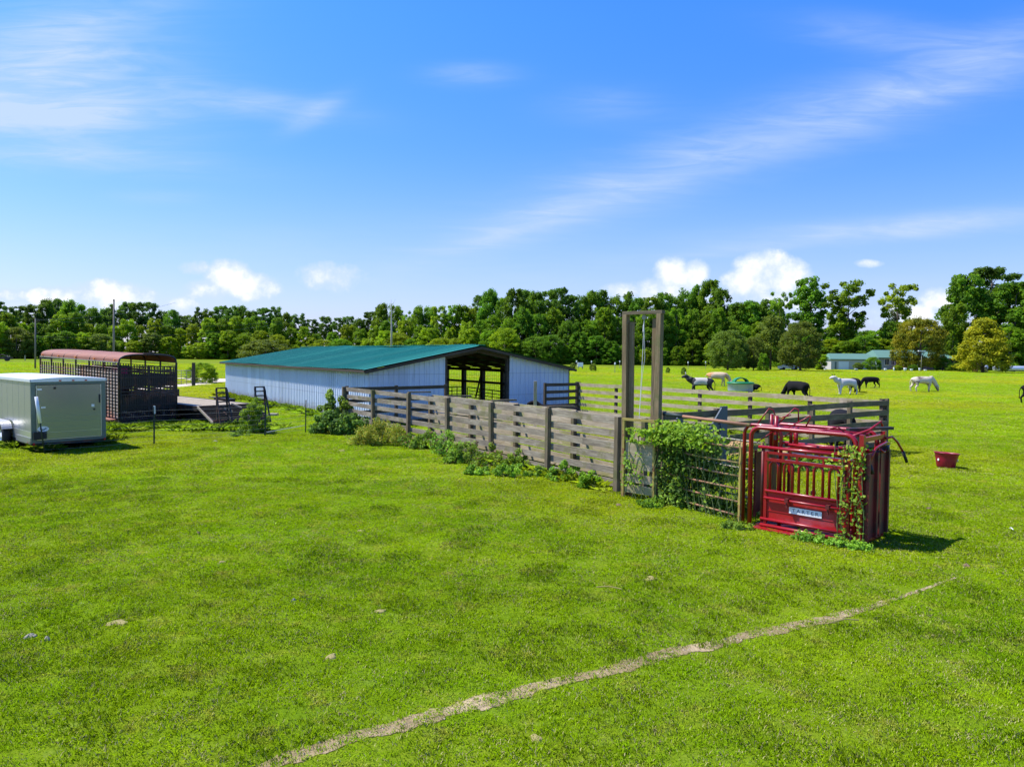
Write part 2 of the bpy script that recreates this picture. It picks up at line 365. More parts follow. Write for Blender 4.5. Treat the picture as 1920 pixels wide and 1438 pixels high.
# ground
def ground_mat():
    m = bpy.data.materials.new('pasture_grass_ground'); m.use_nodes = True; T = NT(m.node_tree); b = T.n['Principled BSDF']
    geo = T.node('ShaderNodeNewGeometry'); p = geo.outputs['Position']
    big = T.noise(p, .035, 4, .55); med = T.noise(p, .35, 5, .6); sm = T.noise(p, 3.5, 5, .65); fine = T.noise(p, 30, 4, .7)
    mp = T.node('ShaderNodeMapping'); T.l.new(p, mp.inputs[0]); mp.inputs['Scale'].default_value = (.05, .35, 1)
    streak = T.noise(mp.outputs[0], 1.0, 4, .6)
    c = T.mix(T.maprange(med, .3, .7), (.12, .20, .005), (.18, .245, .008))
    c = T.mix(T.maprange(T.math('ADD', T.math('MULTIPLY', big, .6), T.math('MULTIPLY', streak, .4)), .42, .62), c, (.25, .27, .02))
    c = T.mix(T.math('MULTIPLY', T.maprange(sm, .5, .75), .5), c, (.22, .27, .05))
    c = T.mix(T.math('MULTIPLY', T.maprange(fine, .35, .7), .55), c, (.045, .11, .006))
    T.l.new(c, b.inputs['Base Color']); b.inputs['Roughness'].default_value = .95; b.inputs['Specular IOR Level'].default_value = .03
    bn = T.node('ShaderNodeBump'); bn.inputs['Strength'].default_value = .8; bn.inputs['Distance'].default_value = .03
    T.l.new(T.math('ADD', sm, T.math('MULTIPLY', fine, .5)), bn.inputs['Height']); T.l.new(bn.outputs[0], b.inputs['Normal'])
    return m
M['ground'] = ground_mat()

def blade_mat(name, c1, c2, dry, hazep=.12):
    m = bpy.data.materials.new(name); m.use_nodes = True; T = NT(m.node_tree); b = T.n['Principled BSDF']; out = T.n['Material Output']
    geo = T.node('ShaderNodeNewGeometry'); p = geo.outputs['Position']; oi = T.node('ShaderNodeObjectInfo')
    n = T.noise(p, .45, 5, .7); n2 = T.noise(p, .05, 3, .5); n3 = T.noise(p, 2.2, 4, .65)
    c = T.mix(T.maprange(n, .25, .7), c1, c2)
    c = T.mix(T.maprange(n2, .45, .62), c, (.31, .37, .008))
    c = T.mix(T.math('MULTIPLY', T.maprange(n3, .50, .72), .6), c, dry)
    r = T.math('MULTIPLY_ADD', oi.outputs['Random'], .26, .89)
    ri = T.math('MULTIPLY_ADD', geo.outputs['Random Per Island'], .5, .78)
    hs = T.node('ShaderNodeHueSaturation'); T.l.new(c, hs.inputs['Color']); T.l.new(T.math('MULTIPLY', r, ri), hs.inputs['Value'])
    c = hs.outputs[0]
    T.l.new(c, b.inputs['Base Color']); b.inputs['Roughness'].default_value = .85; b.inputs['Specular IOR Level'].default_value = .04
    nn = T.vmath('NORMALIZE', T.vmath('ADD', geo.outputs['Normal'], (0, 0, 1.6))); T.l.new(nn, b.inputs['Normal'])
    tr = T.node('ShaderNodeBsdfTranslucent'); T.l.new(T.mix(1.0, c, (1.3, 1.3, .6), 'MULTIPLY'), tr.inputs[0])
    mx = T.node('ShaderNodeMixShader'); mx.inputs[0].default_value = .22
    T.l.new(b.outputs[0], mx.inputs[1]); T.l.new(tr.outputs[0], mx.inputs[2]); T.l.new(mx.outputs[0], out.inputs[0])
    return m
M['blade'] = blade_mat('grass_blades', (.165, .325, .003), (.25, .385, .004), (.42, .39, .07))
M['blade_dry'] = mat('dry_grass_blades', (.42, .38, .15), .8, 0, .3, 3)
M['tallblade'] = blade_mat('tall_grass_blades', (.17, .34, .01), (.27, .43, .02), (.38, .44, .10))

# ------------------------------------------------------------------ the ground and its marks
def ground():
    mb = MB(); s = 1800
    mb.quad((-s, -60, 0), (s, -60, 0), (s, s, 0), (-s, s, 0))
    o = mb.build('ground', M['ground']); tag(o, kind='structure')
ground()

def ragged_strip(name, ctr, mat_, z=.004, w_noise=.35, seed=1):
    """ctr: list of (x, y, halfwidth)"""
    rnd = random.Random(seed); pts = []
    for i in range(len(ctr)-1):
        a, b = ctr[i], ctr[i+1]; L = math.hypot(b[0]-a[0], b[1]-a[1]); n = max(2, int(L/.12))
        for k in range(n):
            t = k/n; pts.append([a[j]*(1-t)+b[j]*t for j in range(3)])
    pts.append(list(ctr[-1])); mb = MB(); prev = None; wl = wr = 1.0
    for i, (x, y, w) in enumerate(pts):
        q = pts[min(i+1, len(pts)-1)]; q0 = pts[max(i-1, 0)]; d = Vector((q[0]-q0[0], q[1]-q0[1])).normalized(); nrm = Vector((-d.y, d.x))
        wl += (1+rnd.uniform(-1, 1)*w_noise-wl)*.6; wr += (1+rnd.uniform(-1, 1)*w_noise-wr)*.6
        a = Vector((x, y))+nrm*w*wl; b = Vector((x, y))-nrm*w*wr
        if prev: mb.quad((prev[0].x, prev[0].y, z), (prev[1].x, prev[1].y, z), (b.x, b.y, z), (a.x, a.y, z), uv=[(0, 0), (1, 0), (1, 1), (0, 1)])
        prev = (a, b)
    o = mb.build(name, mat_); tag(o, kind='structure'); return pts

def track_mat():
    m = bpy.data.materials.new('worn_track_dirt'); m.use_nodes = True; T = NT(m.node_tree); b = T.n['Principled BSDF']
    geo = T.node('ShaderNodeNewGeometry'); p = geo.outputs['Position']
    c = T.mix(T.maprange(T.noise(p, 1.1, 5, .6), .42, .66), (.30, .215, .09), (.56, .42, .23))
    c = T.mix(T.math('MULTIPLY', T.maprange(T.noise(p, 14, 5, .7), .45, .65), .6), c, (.15, .12, .05))
    T.l.new(c, b.inputs['Base Color']); b.inputs['Roughness'].default_value = .95
    uv = T.node('ShaderNodeUVMap'); sp = T.node('ShaderNodeSeparateXYZ'); T.l.new(uv.outputs[0], sp.inputs[0])
    edge = T.math('SUBTRACT', 1.0, T.math('ABSOLUTE', T.math('MULTIPLY_ADD', sp.outputs[0], 2.0, -1.0)))
    al = T.maprange(T.math('ADD', T.math('MULTIPLY', edge, .9), T.math('ADD', T.math('MULTIPLY', T.noise(p, 6, 6, .75), 1.1), T.math('MULTIPLY', T.noise(p, 1.3, 3), .5))), 1.10, 1.22)
    T.l.new(al, b.inputs['Alpha'])
    bn = T.node('ShaderNodeBump'); bn.inputs['Strength'].default_value = .9; bn.inputs['Distance'].default_value = .03
    T.l.new(T.noise(p, 22, 6, .75), bn.inputs['Height']); T.l.new(bn.outputs[0], b.inputs['Normal'])
    return m
M['track'] = track_mat()
TR = [(470, 1452, .07), (560, 1412, .13), (700, 1375, .11), (840, 1335, .13), (900, 1318, .15), (1000, 1290, .10), (1120, 1262, .10), (1250, 1228, .13), (1350, 1205, .11), (1440, 1185, .12),
      (1540, 1163, .13), (1620, 1142, .07), (1700, 1116, .045), (1790, 1084, .03)]
track_pts = ragged_strip('dirt_track', [(G(a, b).x, G(a, b).y, w*1.25) for a, b, w in TR], M['track'], .006, .35, 3)
M['drive'] = mat('sandy_drive', (.62, .52, .38), .95, 0, .15, 1.0, .3, 10, (.30, .33, .08), .8, .58, .7)
drive_px = [(250, 731, 1.0), (330, 724, 1.0), (380, 719, 1.3), (430, 713, 1.3), (520, 707, 1.3)]
drive2_px = [(300, 709, .8), (360, 709, 1.0), (395, 711.5, 2.4), (430, 714, 1.6), (500, 716, 1.6)]
dr = [(G(a, b).x, G(a, b).y, w) for a, b, w in drive_px]; dr2 = [(G(a, b).x, G(a, b).y, w) for a, b, w in drive2_px]
ragged_strip('sandy_drive', dr, M['drive'], .006, .3, 5); ragged_strip('sandy_lane', dr2, M['drive'], .010, .3, 6)

# ------------------------------------------------------------------ barn
BO = Vector((-6.1, 30.2, 0)); BU = Vector((.81, .583, 0)); BV = Vector((-.587*1.0, .81, 0)); BU.normalize(); BV = Vector((-BU.y, BU.x, 0))
BW, BL, EZ, RZ = 11.1, 23.7, 2.32, 3.36
def barn():
    rz = math.atan2(BU.y, BU.x)
    b = thing('barn', 'long low pale blue metal barn with a green roof and an open middle bay', 'barn', BO, rz)
    def corr(mb, x0, x1, ztop, axis='x', off=0.0, sp=.25, rib=.03, out=-1):
        """ribbed sheet; coordinates along axis; ztop(s) gives the top"""
        n = int(round((x1-x0)/sp)); prof = []
        for i in range(n):
            s0 = x0+i*sp; prof += [(s0, 0), (s0+sp*.62, 0), (s0+sp*.70, rib), (s0+sp*.92, rib)]
        prof.append((x1, 0))
        for (a, da), (c, dc) in zip(prof, prof[1:]):
            if axis == 'x': mb.quad((a, off+out*da, .02), (c, off+out*dc, .02), (c, off+out*dc, ztop(c)), (a, off+out*da, ztop(a)))
            else: mb.quad((off+out*da, a, .02), (off+out*dc, c, .02), (off+out*dc, c, ztop(c)), (off+out*da, a, ztop(a)))
    slope = lambda x: EZ+(RZ-EZ)*(1-abs(x-BW/2)/(BW/2))
    m = MB(); corr(m, 0, 3.75, lambda x: slope(x)-.03); m.box(0, 3.75, .015, .035, .02, EZ-.1); m.build('gable_wall', M['barn_white'], b)
    m = MB(); corr(m, 7.36, BW, lambda x: slope(x)-.03); m.box(7.36, BW, .015, .035, .02, EZ-.1); m.build('gable_wall', M['barn_white'], b)
    m = MB(); corr(m, 0, BL, lambda x: EZ-.09, 'y'); m.build('side_wall', M['barn_white'], b)
    m = MB(); corr(m, 0, 3.75, lambda x: slope(x)-.03, off=BL, out=1); m.build('rear_wall', M['barn_white'], b); m = MB(); corr(m, 7.36, BW, lambda x: slope(x)-.03, off=BL, out=1); m.build('rear_wall', M['barn_white'], b)
    # roof: two ribbed sheets
    m = MB(); oh, og = .36, .32; t = .0
    for sgn in (-1, 1):
        xe = -oh if sgn < 0 else BW+oh; ze = EZ-(RZ-EZ)/(BW/2)*oh+.08; zr = RZ+.08; xr = BW/2
        sp = .30; n = int((BL+2*og)/sp); pr = []
        for i in range(n): s0 = -og+i*sp; pr += [(s0, 0), (s0+sp*.8, 0), (s0+sp*.85, .022), (s0+sp*.95, .022)]
        pr.append((BL+og, 0))
        for (a, da), (c, dc) in zip(pr, pr[1:]):
            wob = lambda y: .035*math.sin(y*.42+1)+.02*math.sin(y*1.3)
            for k in range(4):
                f0, f1 = k/4, (k+1)/4
                X = lambda f: xe+(xr-xe)*f
                Z = lambda f, y, dd: ze+(zr-ze)*f+dd+wob(y)*(.5+.5*f)
                m.quad((X(f0), a, Z(f0, a, da)), (X(f1), a, Z(f1, a, da)), (X(f1), c, Z(f1, c, dc)), (X(f0), c, Z(f0, c, dc)))
    rf = m.build('roof', M['green_roof'], b)
    m = MB(); m.beam((BW/2, -og, RZ+.10), (BW/2, BL+og, RZ+.10), .35, .03); m.build('ridge_cap', M['green_roof'], rf)
    # underside purlins, rafters, fascia
    m = MB()
    for sgn in (0, 1):
        x0, x1 = (-.3, BW/2) if sgn == 0 else (BW+.3, BW/2); z0 = EZ-(RZ-EZ)/(BW/2)*.3-.03; z1 = RZ-.03
        for i in range(9):
            f = i/8; x = x0+(x1-x0)*f; z = z0+(z1-z0)*f; m.beam((x, -.28, z), (x, BL+.28, z), .09, .05)
        n = 11
        for i in range(n): y = i*BL/(n-1); m.beam((0 if sgn == 0 else BW, y+(.12 if i == 0 else 0), EZ-.15), (x1, y+(.12 if i == 0 else 0), z1-.12), .05, .2)
        m.beam((x0, -.3, z0+.0), (x1, -.3, z1+.0), .03, .12); 
    m.box(-.36, -.30, -.3, BL+.3, EZ-.10, EZ-.01)
    m.box(-.012, .06, .05, BL-.05, EZ-.12, EZ-.02)
    m.build('roof_frame', M['wood_dark'], b)
    for x in (3.8, 7.32): m = MB(); m.box(x-.09, x+.09, .05, .21, 0, slope(x)-.2); m.build('bay_post', M['wood_dark'], b)
    # open right-hand side: posts, header, rail, mesh
    m = MB()
    for y in [.15]+[1.58+2.15*i for i in range(10)]: m.box(BW-.12, BW+.10, y-.13, y+.13, 0, EZ-.1)
    m.box(BW-.05, BW+.0, .1, BL-.1, EZ-.32, EZ-.14); m.box(BW-.03, BW+.03, .1, BL-.1, 1.26, 1.40)
    m.build('open_side_frame', M['wood_dark'], b)
    m = MB()
    for i in range(int(BL/.2)): y = .1+i*.2; m.beam((BW+.1, y, .05), (BW+.1, y, EZ-.3), .008, .008)
    for i in range(10): z = .1+i*.18; m.beam((BW+.1, .05, z), (BW+.1, BL-.05, z), .008, .008)
    m.build('wire_mesh', M['wire_dark'], b)
    return b
barn()

def pipe_gate(name, label, p0, p1, rails, z0, z1, mat_, r=.022, group=None, cat='gate', brace=True, extra_top=None):
    p0 = Vector(p0); p1 = Vector(p1); d = (p1-p0); L = d.length
    g = thing(name, label, cat, (p0.x, p0.y, 0), math.atan2(d.y, d.x), group)
    m = MB(); rc = .12
    arc = lambda cx, cz, a0, a1: [(cx+rc*math.cos(a0+(a1-a0)*k/5), 0, cz+rc*math.sin(a0+(a1-a0)*k/5)) for k in range(6)]
    pts = [(0, 0, z0)]+arc(rc, z1-rc, math.pi, math.pi/2)+arc(L-rc, z1-rc, math.pi/2, 0)+[(L, 0, z0), (0, 0, z0)]
    m.tube(pts, r); m.build('frame', mat_, g, True)
    m = MB()
    for i in range(1, rails): z = z0+(z1-z0)*i/rails; m.tube([(0, 0, z), (L, 0, z)], r*.8, 6)
    if brace:
        for k in (1, 2): m.tube([(L*k/3, 0, z0), (L*k/3, 0, z1)], r*.8, 6)
    m.build('rails', mat_, g, True)
    return g
a = BO+BU*4.9+BV*1.2; c_ = BO+BU*8.2+BV*3.4
q0 = atx(838, 42); q1 = atx(866, 43); pipe_gate('pipe_gate', 'short dark pipe gate in the left part of the barn opening', (q0.x, q0.y, 0), (q1.x, q1.y, 0), 4, .15, 1.05, M['steel_dark'], .03)
q0 = atx(876, 42.5); q1 = atx(949, 37.5); pipe_gate('pipe_gate', 'long dark pipe gate in the right part of the barn opening', (q0.x, q0.y, 0), (q1.x, q1.y, 0), 5, .1, 1.05, M['steel_dark'], .03)
m = MB(); q = P(892, 745, 42.3); q2 = P(901, 705, 42.3); m.beam(q, q2, .1, .1)
tag(m.build('prop_board', M['wood_dark'], None, org=(q.x, q.y, 0)), 'dark board leaning between the two posts in the barn opening', 'board')

# ------------------------------------------------------------------ board fences
FH = 1.67
def board_fence(name, label, posts, nb, side, wood, postm, bh=.15, top=FH, bottom=.10, jitter=.012, wide=.13, cap=False, skip=(), pw=.11, seed=1, extra_post=.02, solid=False):
    """posts: list of (x,y); boards nailed on the side given by a normal (x,y)"""
    rnd = random.Random(seed); o = Vector((*posts[0], 0)); t = thing(name, label, 'fence', o); sd = Vector((*side, 0)).normalized()
    for i, p in enumerate(posts):
        m = MB(); q = Vector((*p, 0))-o; lean = Vector((rnd.uniform(-.015, .015), rnd.uniform(-.015, .015), 0)); h = top+extra_post+rnd.uniform(-.02, .03)
        dd = Vector(posts[min(i+1, len(posts)-1)])-Vector(posts[max(i-1, 0)]); 
        m.beam(q-Vector((0, 0, .1)), q+Vector((0, 0, h))+lean, pw, pw*1.05, up=(dd.x, dd.y, 0)); m.build('post', postm, t)
    pitch = (top-bottom-bh)/(nb-1)
    for i in range(len(posts)-1):
        a = Vector((*posts[i], 0))-o; b = Vector((*posts[i+1], 0))-o; d = (b-a).normalized()
        for k in range(nb):
            if (i, k) in skip: continue
            z = bottom+bh/2+pitch*k; m = MB()
            za, zb = z+rnd.uniform(-1, 1)*jitter, z+rnd.uniform(-1, 1)*jitter; off = sd*(pw/2+.018+.002*(i % 2)); sag = rnd.uniform(-.006, .012)
            p0 = a-d*.02+off+Vector((0, 0, za)); p1 = b+d*.02+off+Vector((0, 0, zb)); pm = (p0+p1)/2-Vector((0, 0, sag))+sd*rnd.uniform(-.008, .012)
            if i % 2 == 0: p0 += d*.03
            tw = rnd.uniform(-.03, .03)
            hh = bh*rnd.uniform(.94, 1.05)
            up = Vector((0, 0, 1))
            r = []
            for c in (p0, pm, p1): r.append([c-sd*.017-up*hh/2, c+sd*.017-up*hh/2, c+sd*.017+up*hh/2, c-sd*.017+up*hh/2])
            L = (p1-p0).length; m.hexa(r[0]+r[1], L/2, .034, hh); ro = m.uv[2][0][0]
            st = random.getstate(); m.hexa(r[1]+r[2], L/2, .034, hh); random.setstate(st)
            m.build('board', wood, t)
    return t
def lerp(a, b, f): return (a[0]+(b[0]-a[0])*f, a[1]+(b[1]-a[1])*f)
def G2(px, ptop, z=FH+.02):
    q = G(px, ptop, z); return (q.x, q.y)
FP = [G2(645, 725), G2(699, 731), G2(772, 737.5), G2(850, 745), G2(940, 753), G2(1033, 766), G2(1158, 781)]
fd = (Vector(FP[-1])-Vector(FP[0])).normalized(); fn = Vector((fd.y, -fd.x)); fn = fn if fn.y < 0 else -fn
FPs = [tuple(Vector(FP[0])+fd*((Vector(p)-Vector(FP[0])).dot(fd))+fn*((Vector(p)-Vector(FP[0])).dot(fn)*.35)) for p in FP]
front = board_fence('board_fence', 'long weathered grey board fence along the front of the cattle pens', FPs, 6, tuple(-fn), M['wood_grey'], M['wood_post'], seed=4, bh=.155, jitter=.02)
print('FENCE', FPs, fd, fn)
back = -fn
AW = .85
APs = [tuple(Vector(p)+back*AW) for p in FPs[2:]]
alley = board_fence('alley_fence', 'tan board wall just behind the front fence, lit by the sun inside the alley', APs, 8, tuple(back), M['wood_tan'], M['wood_post'], seed=9, bh=.165, jitter=.015, extra_post=-.03, top=1.62, bottom=.08)  # sunlight is put into this tan wood; the front fence stays grey
for k in range(2, 6):     # overhead ties across the alley
    a = Vector((*FPs[k], 0)); b = Vector((*APs[k-2], 0)); m = MB()
    m.beam(a+Vector((0, 0, FH+.06)), b+Vector((0, 0, FH+.05)), .09, .045); m.build('cross_tie', M['wood_post'], front, org=front.location)
# left closing fence, runs back towards the barn
c0 = Vector(FPs[0]); LP = [tuple(c0+back*s) for s in (0, 2.3, 4.7)]; LP[0] = tuple(c0+back*.12)
board_fence('board_fence', 'dark board fence running from the bushy corner post towards the barn gable', LP, 4, tuple(fd), M['wood_dark'], M['wood_dark'], seed=11)
# far fence and right closing fence
r0 = Vector(G2(1655, 749)); BPn = [tuple(r0-fd*s) for s in (0, 2.55, 5.0, 7.4, 9.8, 12.3, 14.9)]
BPn = BPn[::-1]
far = board_fence('board_fence', 'sunlit grey board fence along the far side of the pens', BPn, 5, tuple(-back), M['wood_tan'], M['wood_dark'], seed=13, bh=.16, bottom=.2)  # lighter tan wood carries the sunlight on this grey fence as colour
CP = [tuple(r0-back*s) for s in (0.0, 1.95, 4.0, 6.1, 8.3, 10.3)]; CP[0] = tuple(r0+Vector((.16, 0.05)))
close = board_fence('board_fence', 'shaded dark green-grey board fence closing the right end of the pens', CP, 5, tuple(fd), M['wood_post'], M['wood_post'], seed=17, bh=.165, bottom=.2)  # boards take the darker post wood, with their shade put into the colour
q0 = Vector(BPn[0]); LL = [tuple(q0+Vector((-1.75, -1.3))), tuple(q0+Vector((-.12, -.1)))]
board_fence('board_fence', 'short dark board fence between the right barn corner and the far fence', LL, 5, (.6, -.8), M['wood_dark'], M['wood_dark'], seed=19, bh=.15, bottom=.2)
# lone post
q = atx(1003, 29); m = MB(); m.beam((0, 0, 0), (0, 0, 1.95), .13, .13); tag(m.build('wood_post', M['wood_tan'], None, org=None), 'single pale square post standing inside the pens before the right gable wall', 'post').location = q
# hay and dirt in the pen
def mound(name, label, c, rx, ry, h, mat_, seed=1, rot=0, cat='mound', kind=None, nr=10, ns=28):
    rnd = random.Random(seed); m = MB(); rings = []
    for i in range(nr+1):
        f = i/nr; ring = []
        for j in range(ns):
            t = 2*math.pi*j/ns; w = 1+.18*math.sin(3*t+seed)+.12*math.sin(5*t+seed*2)+rnd.uniform(-.05, .05)
            x, y = rx*f*w*math.cos(t), ry*f*w*math.sin(t); z = h*(1-f*f)*(1+(rnd.uniform(-.12, .12) if i else 0))+(.006 if i < nr else -.004)
            ring.append((x*math.cos(rot)-y*math.sin(rot), x*math.sin(rot)+y*math.cos(rot), z))
        rings.append(ring)
    base = len(m.v)
    for r in rings: m.v += r
    for i in range(nr):
        for j in range(ns):
            a = i*ns+j; b = i*ns+(j+1) % ns; m.f.append((a, b, b+ns, a+ns)); m.uv.append([(0, 0)]*4)
    o = m.build(name, mat_, None); o.location = c
    if kind: tag(o, kind=kind)
    else: tag(o, label, cat)
    return o
mound('pen_dirt', None, tuple((G(1405, 838)+Vector((0, 0, 0)))[:]), 3.6, 2.0, .10, M['hay'], 3, 2.2, kind='structure')
mound('alley_dirt', None, ((Vector(APs[3])+Vector(APs[4])).x/2+.8, (Vector(APs[3])+Vector(APs[4])).y/2+.8, 0.004), 2.5, .8, .02, M['track'], 5, 2.2, kind='structure')

# ------------------------------------------------------------------ tall drop gate frame
TB = G(1171, 929); GD = Vector((fd.x, fd.y, 0)); TD = (GD*.93+Vector((back.x, back.y, 0))*.20).normalized()
def tall_frame():
    w = 0.77; t = thing('wooden_gateway', 'tall post-and-beam wooden frame rising above the cattle alley', 'gate frame', (TB.x, TB.y, 0), math.atan2(TD.y, TD.x))
    t['tmp'] = 0; del t['tmp']
    H = 3.92
    m = MB(); m.beam((0, 0, 0), (-.03, 0, H), .135, .105, up=(1, 0, 0)); m.build('post', M['wood_tall'], t)
    m = MB(); m.beam((.11, .05, 0), (.09, .05, H-.16), .045, .11, up=(1, 0, 0)); m.build('guide_board', M['wood_tall'], t)
    m = MB(); m.beam((w, .02, 0), (w+.02, .02, H), .135, .105, up=(1, 0, 0)); m.build('post', M['wood_tall'], t)
    m = MB(); m.beam((w-.14, .06, 0), (w-.12, .06, H-.1), .045, .10, up=(1, 0, 0)); m.build('guide_board', M['wood_tall'], t)
    m = MB(); m.beam((-.09, 0, H+.03), (w+.10, .02, H+.03), .13, .07); m.build('cross_beam', M['wood_post'], t)
    m = MB(); m.lathe([(.0, -.012), (.05, -.012), (.035, 0), (.05, .012), (0, .012)], (.42, 0, H-.07), 14, 'Y'); m.tube([(.42, 0, H), (.42, 0, H-.08)], .008, 6)
    m.build('pulley', M['pipe_grey'], t)
    return t
tf = tall_frame()
def drop_gate():
    t = thing('drop_gate', 'rusty yellow pipe drop gate with a grey board panel hanging in the tall wooden frame', 'gate', (TB.x, TB.y, 0), math.atan2(TD.y, TD.x))
    w0, w1, yo = .05, .80, -.14
    m = MB()
    for x in (w0, w1): m.beam((x, yo, 0.02), (x, yo, 1.66), .05, .05, up=(1, 0, 0))
    m.beam((w0-.03, yo, 1.68), (w1+.03, yo, 1.68), .06, .05); m.beam((w0, yo, .9), (w0, yo, .95), .06, .06, up=(1, 0, 0))
    m.build('frame', M['rust_yellow'], t)
    m = MB(); m.beam((w0+.03, yo+.03, .93), (w1-.03, yo+.03, .93), .02, .62); m.build('panel', M['wood_tan'], t)
    for z in (.2, .43):
        m = MB(); m.beam((w0+.03, yo+.03, z), (w1-.03, yo+.03, z), .03, .17); m.build('board', M['wood_tan'], t)
    m = MB(); m.tube([(.42, 0, 3.83), (.43, yo*.3, 3.2), (.42, yo*.9, 1.72)], .006, 6); m.tube([(.42, 0, 3.83), (.48, yo*.3, 3.0), (.45, yo*.6, 2.6), (.42, yo*.9, 1.76)], .004, 5)
    m.lathe([(.004, 0), (.02, .05), (.016, .16), (.004, .22)], (.425, -.02, 3.5), 8); m.build('rope', M['rope'], t)
drop_gate()

# pipe panels from the frame to the chute, both sides
PA = Vector(TB)+TD*.98; 
CH0 = G(1405, 984); CH1 = G(1598, 1021); CU = (CH1-CH0).normalized(); CV = Vector((-CU.y, CU.x, 0))
PB = CH0-CU*.15+Vector((-.02, .0, 0))
def pipe_panel(name, label, p0, p1, zs, ztop, seed=0, vert=True, mat1=None):
    d = p1-p0; L = d.length; t = thing(name, label, 'panel', (p0.x, p0.y, 0), math.atan2(d.y, d.x)); rnd = random.Random(seed)
    for z in zs:
        m = MB(); m.tube([(0, 0, z+.0), (L*.5, 0, z-.01), (L, 0, z+rnd.uniform(-.01, .01))], .019, 8); m.build('rail', mat1 or M['rust'], t, True)
    m = MB()
    for x in (0.02, L-.03): m.beam((x, 0, .03), (x, 0, max(zs)+.02), .045, .045, up=(1, 0, 0))
    m.build('upright', M['rust_yellow'], t)
    if ztop:
        m = MB(); m.tube([(-.1, .05, ztop), (L*.45, .05, ztop-.01), (L+.12, .05, ztop-.02)], .032, 10); m.build('top_pipe', M['rust'], t, True)
        m = MB(); m.tube([(-.12, .05, ztop+.0), (L*.22, .05, ztop-.003)], .040, 10); m.build('pipe_sleeve', M['postgreen'], t, True)
    return t
pipe_panel('pipe_fence', 'rusty pipe panel overgrown with vines between the wooden frame and the red chute', PA, PB, [.14, .38, .62, .86, 1.10, 1.38], 1.83, 1)
PA2 = PA+CV*.85+CU*.1; PB2 = PB+CV*.82
pipe_panel('pipe_fence', 'second rusty pipe panel on the far side of the vine covered alley', PA2, PB2, [.3, .85, 1.4], None, 2, mat1=M['pipe_grey'])

# blue-grey braced gate behind
def braced_gate():
    a = Vector((*CP[4], 0)); b = Vector((*CP[5], 0)); d = b-a; L = d.length
    o = a-Vector((back.x, back.y, 0))*.0+Vector((fd.x, fd.y, 0))*.22
    t = thing('board_gate', 'blue-grey braced board gate against the shaded fence left of the red chute', 'gate', (o.x, o.y, 0), math.atan2(d.y, d.x))
    m = MB(); m.beam((0.0, 0, 0), (0.0, 0, 1.78), .25, .045, up=(0, 1, 0)); m.build('stile', M['bluegrey'], t)
    m = MB(); m.beam((.1, 0.05, 1.70), (.95, .05, .75), .04, .16); m.build('brace', M['bluegrey'], t)
    m = MB(); m.beam((1.75, 0.05, 1.6), (1.2, .05, .8), .04, .15); m.build('brace', M['bluegrey'], t)
    for z in (.35, .8, 1.25): m = MB(); m.beam((.1, -.02, z), (2.0, -.02, z), .03, .14); m.build('rail', M['bluegrey'], t)
braced_gate()

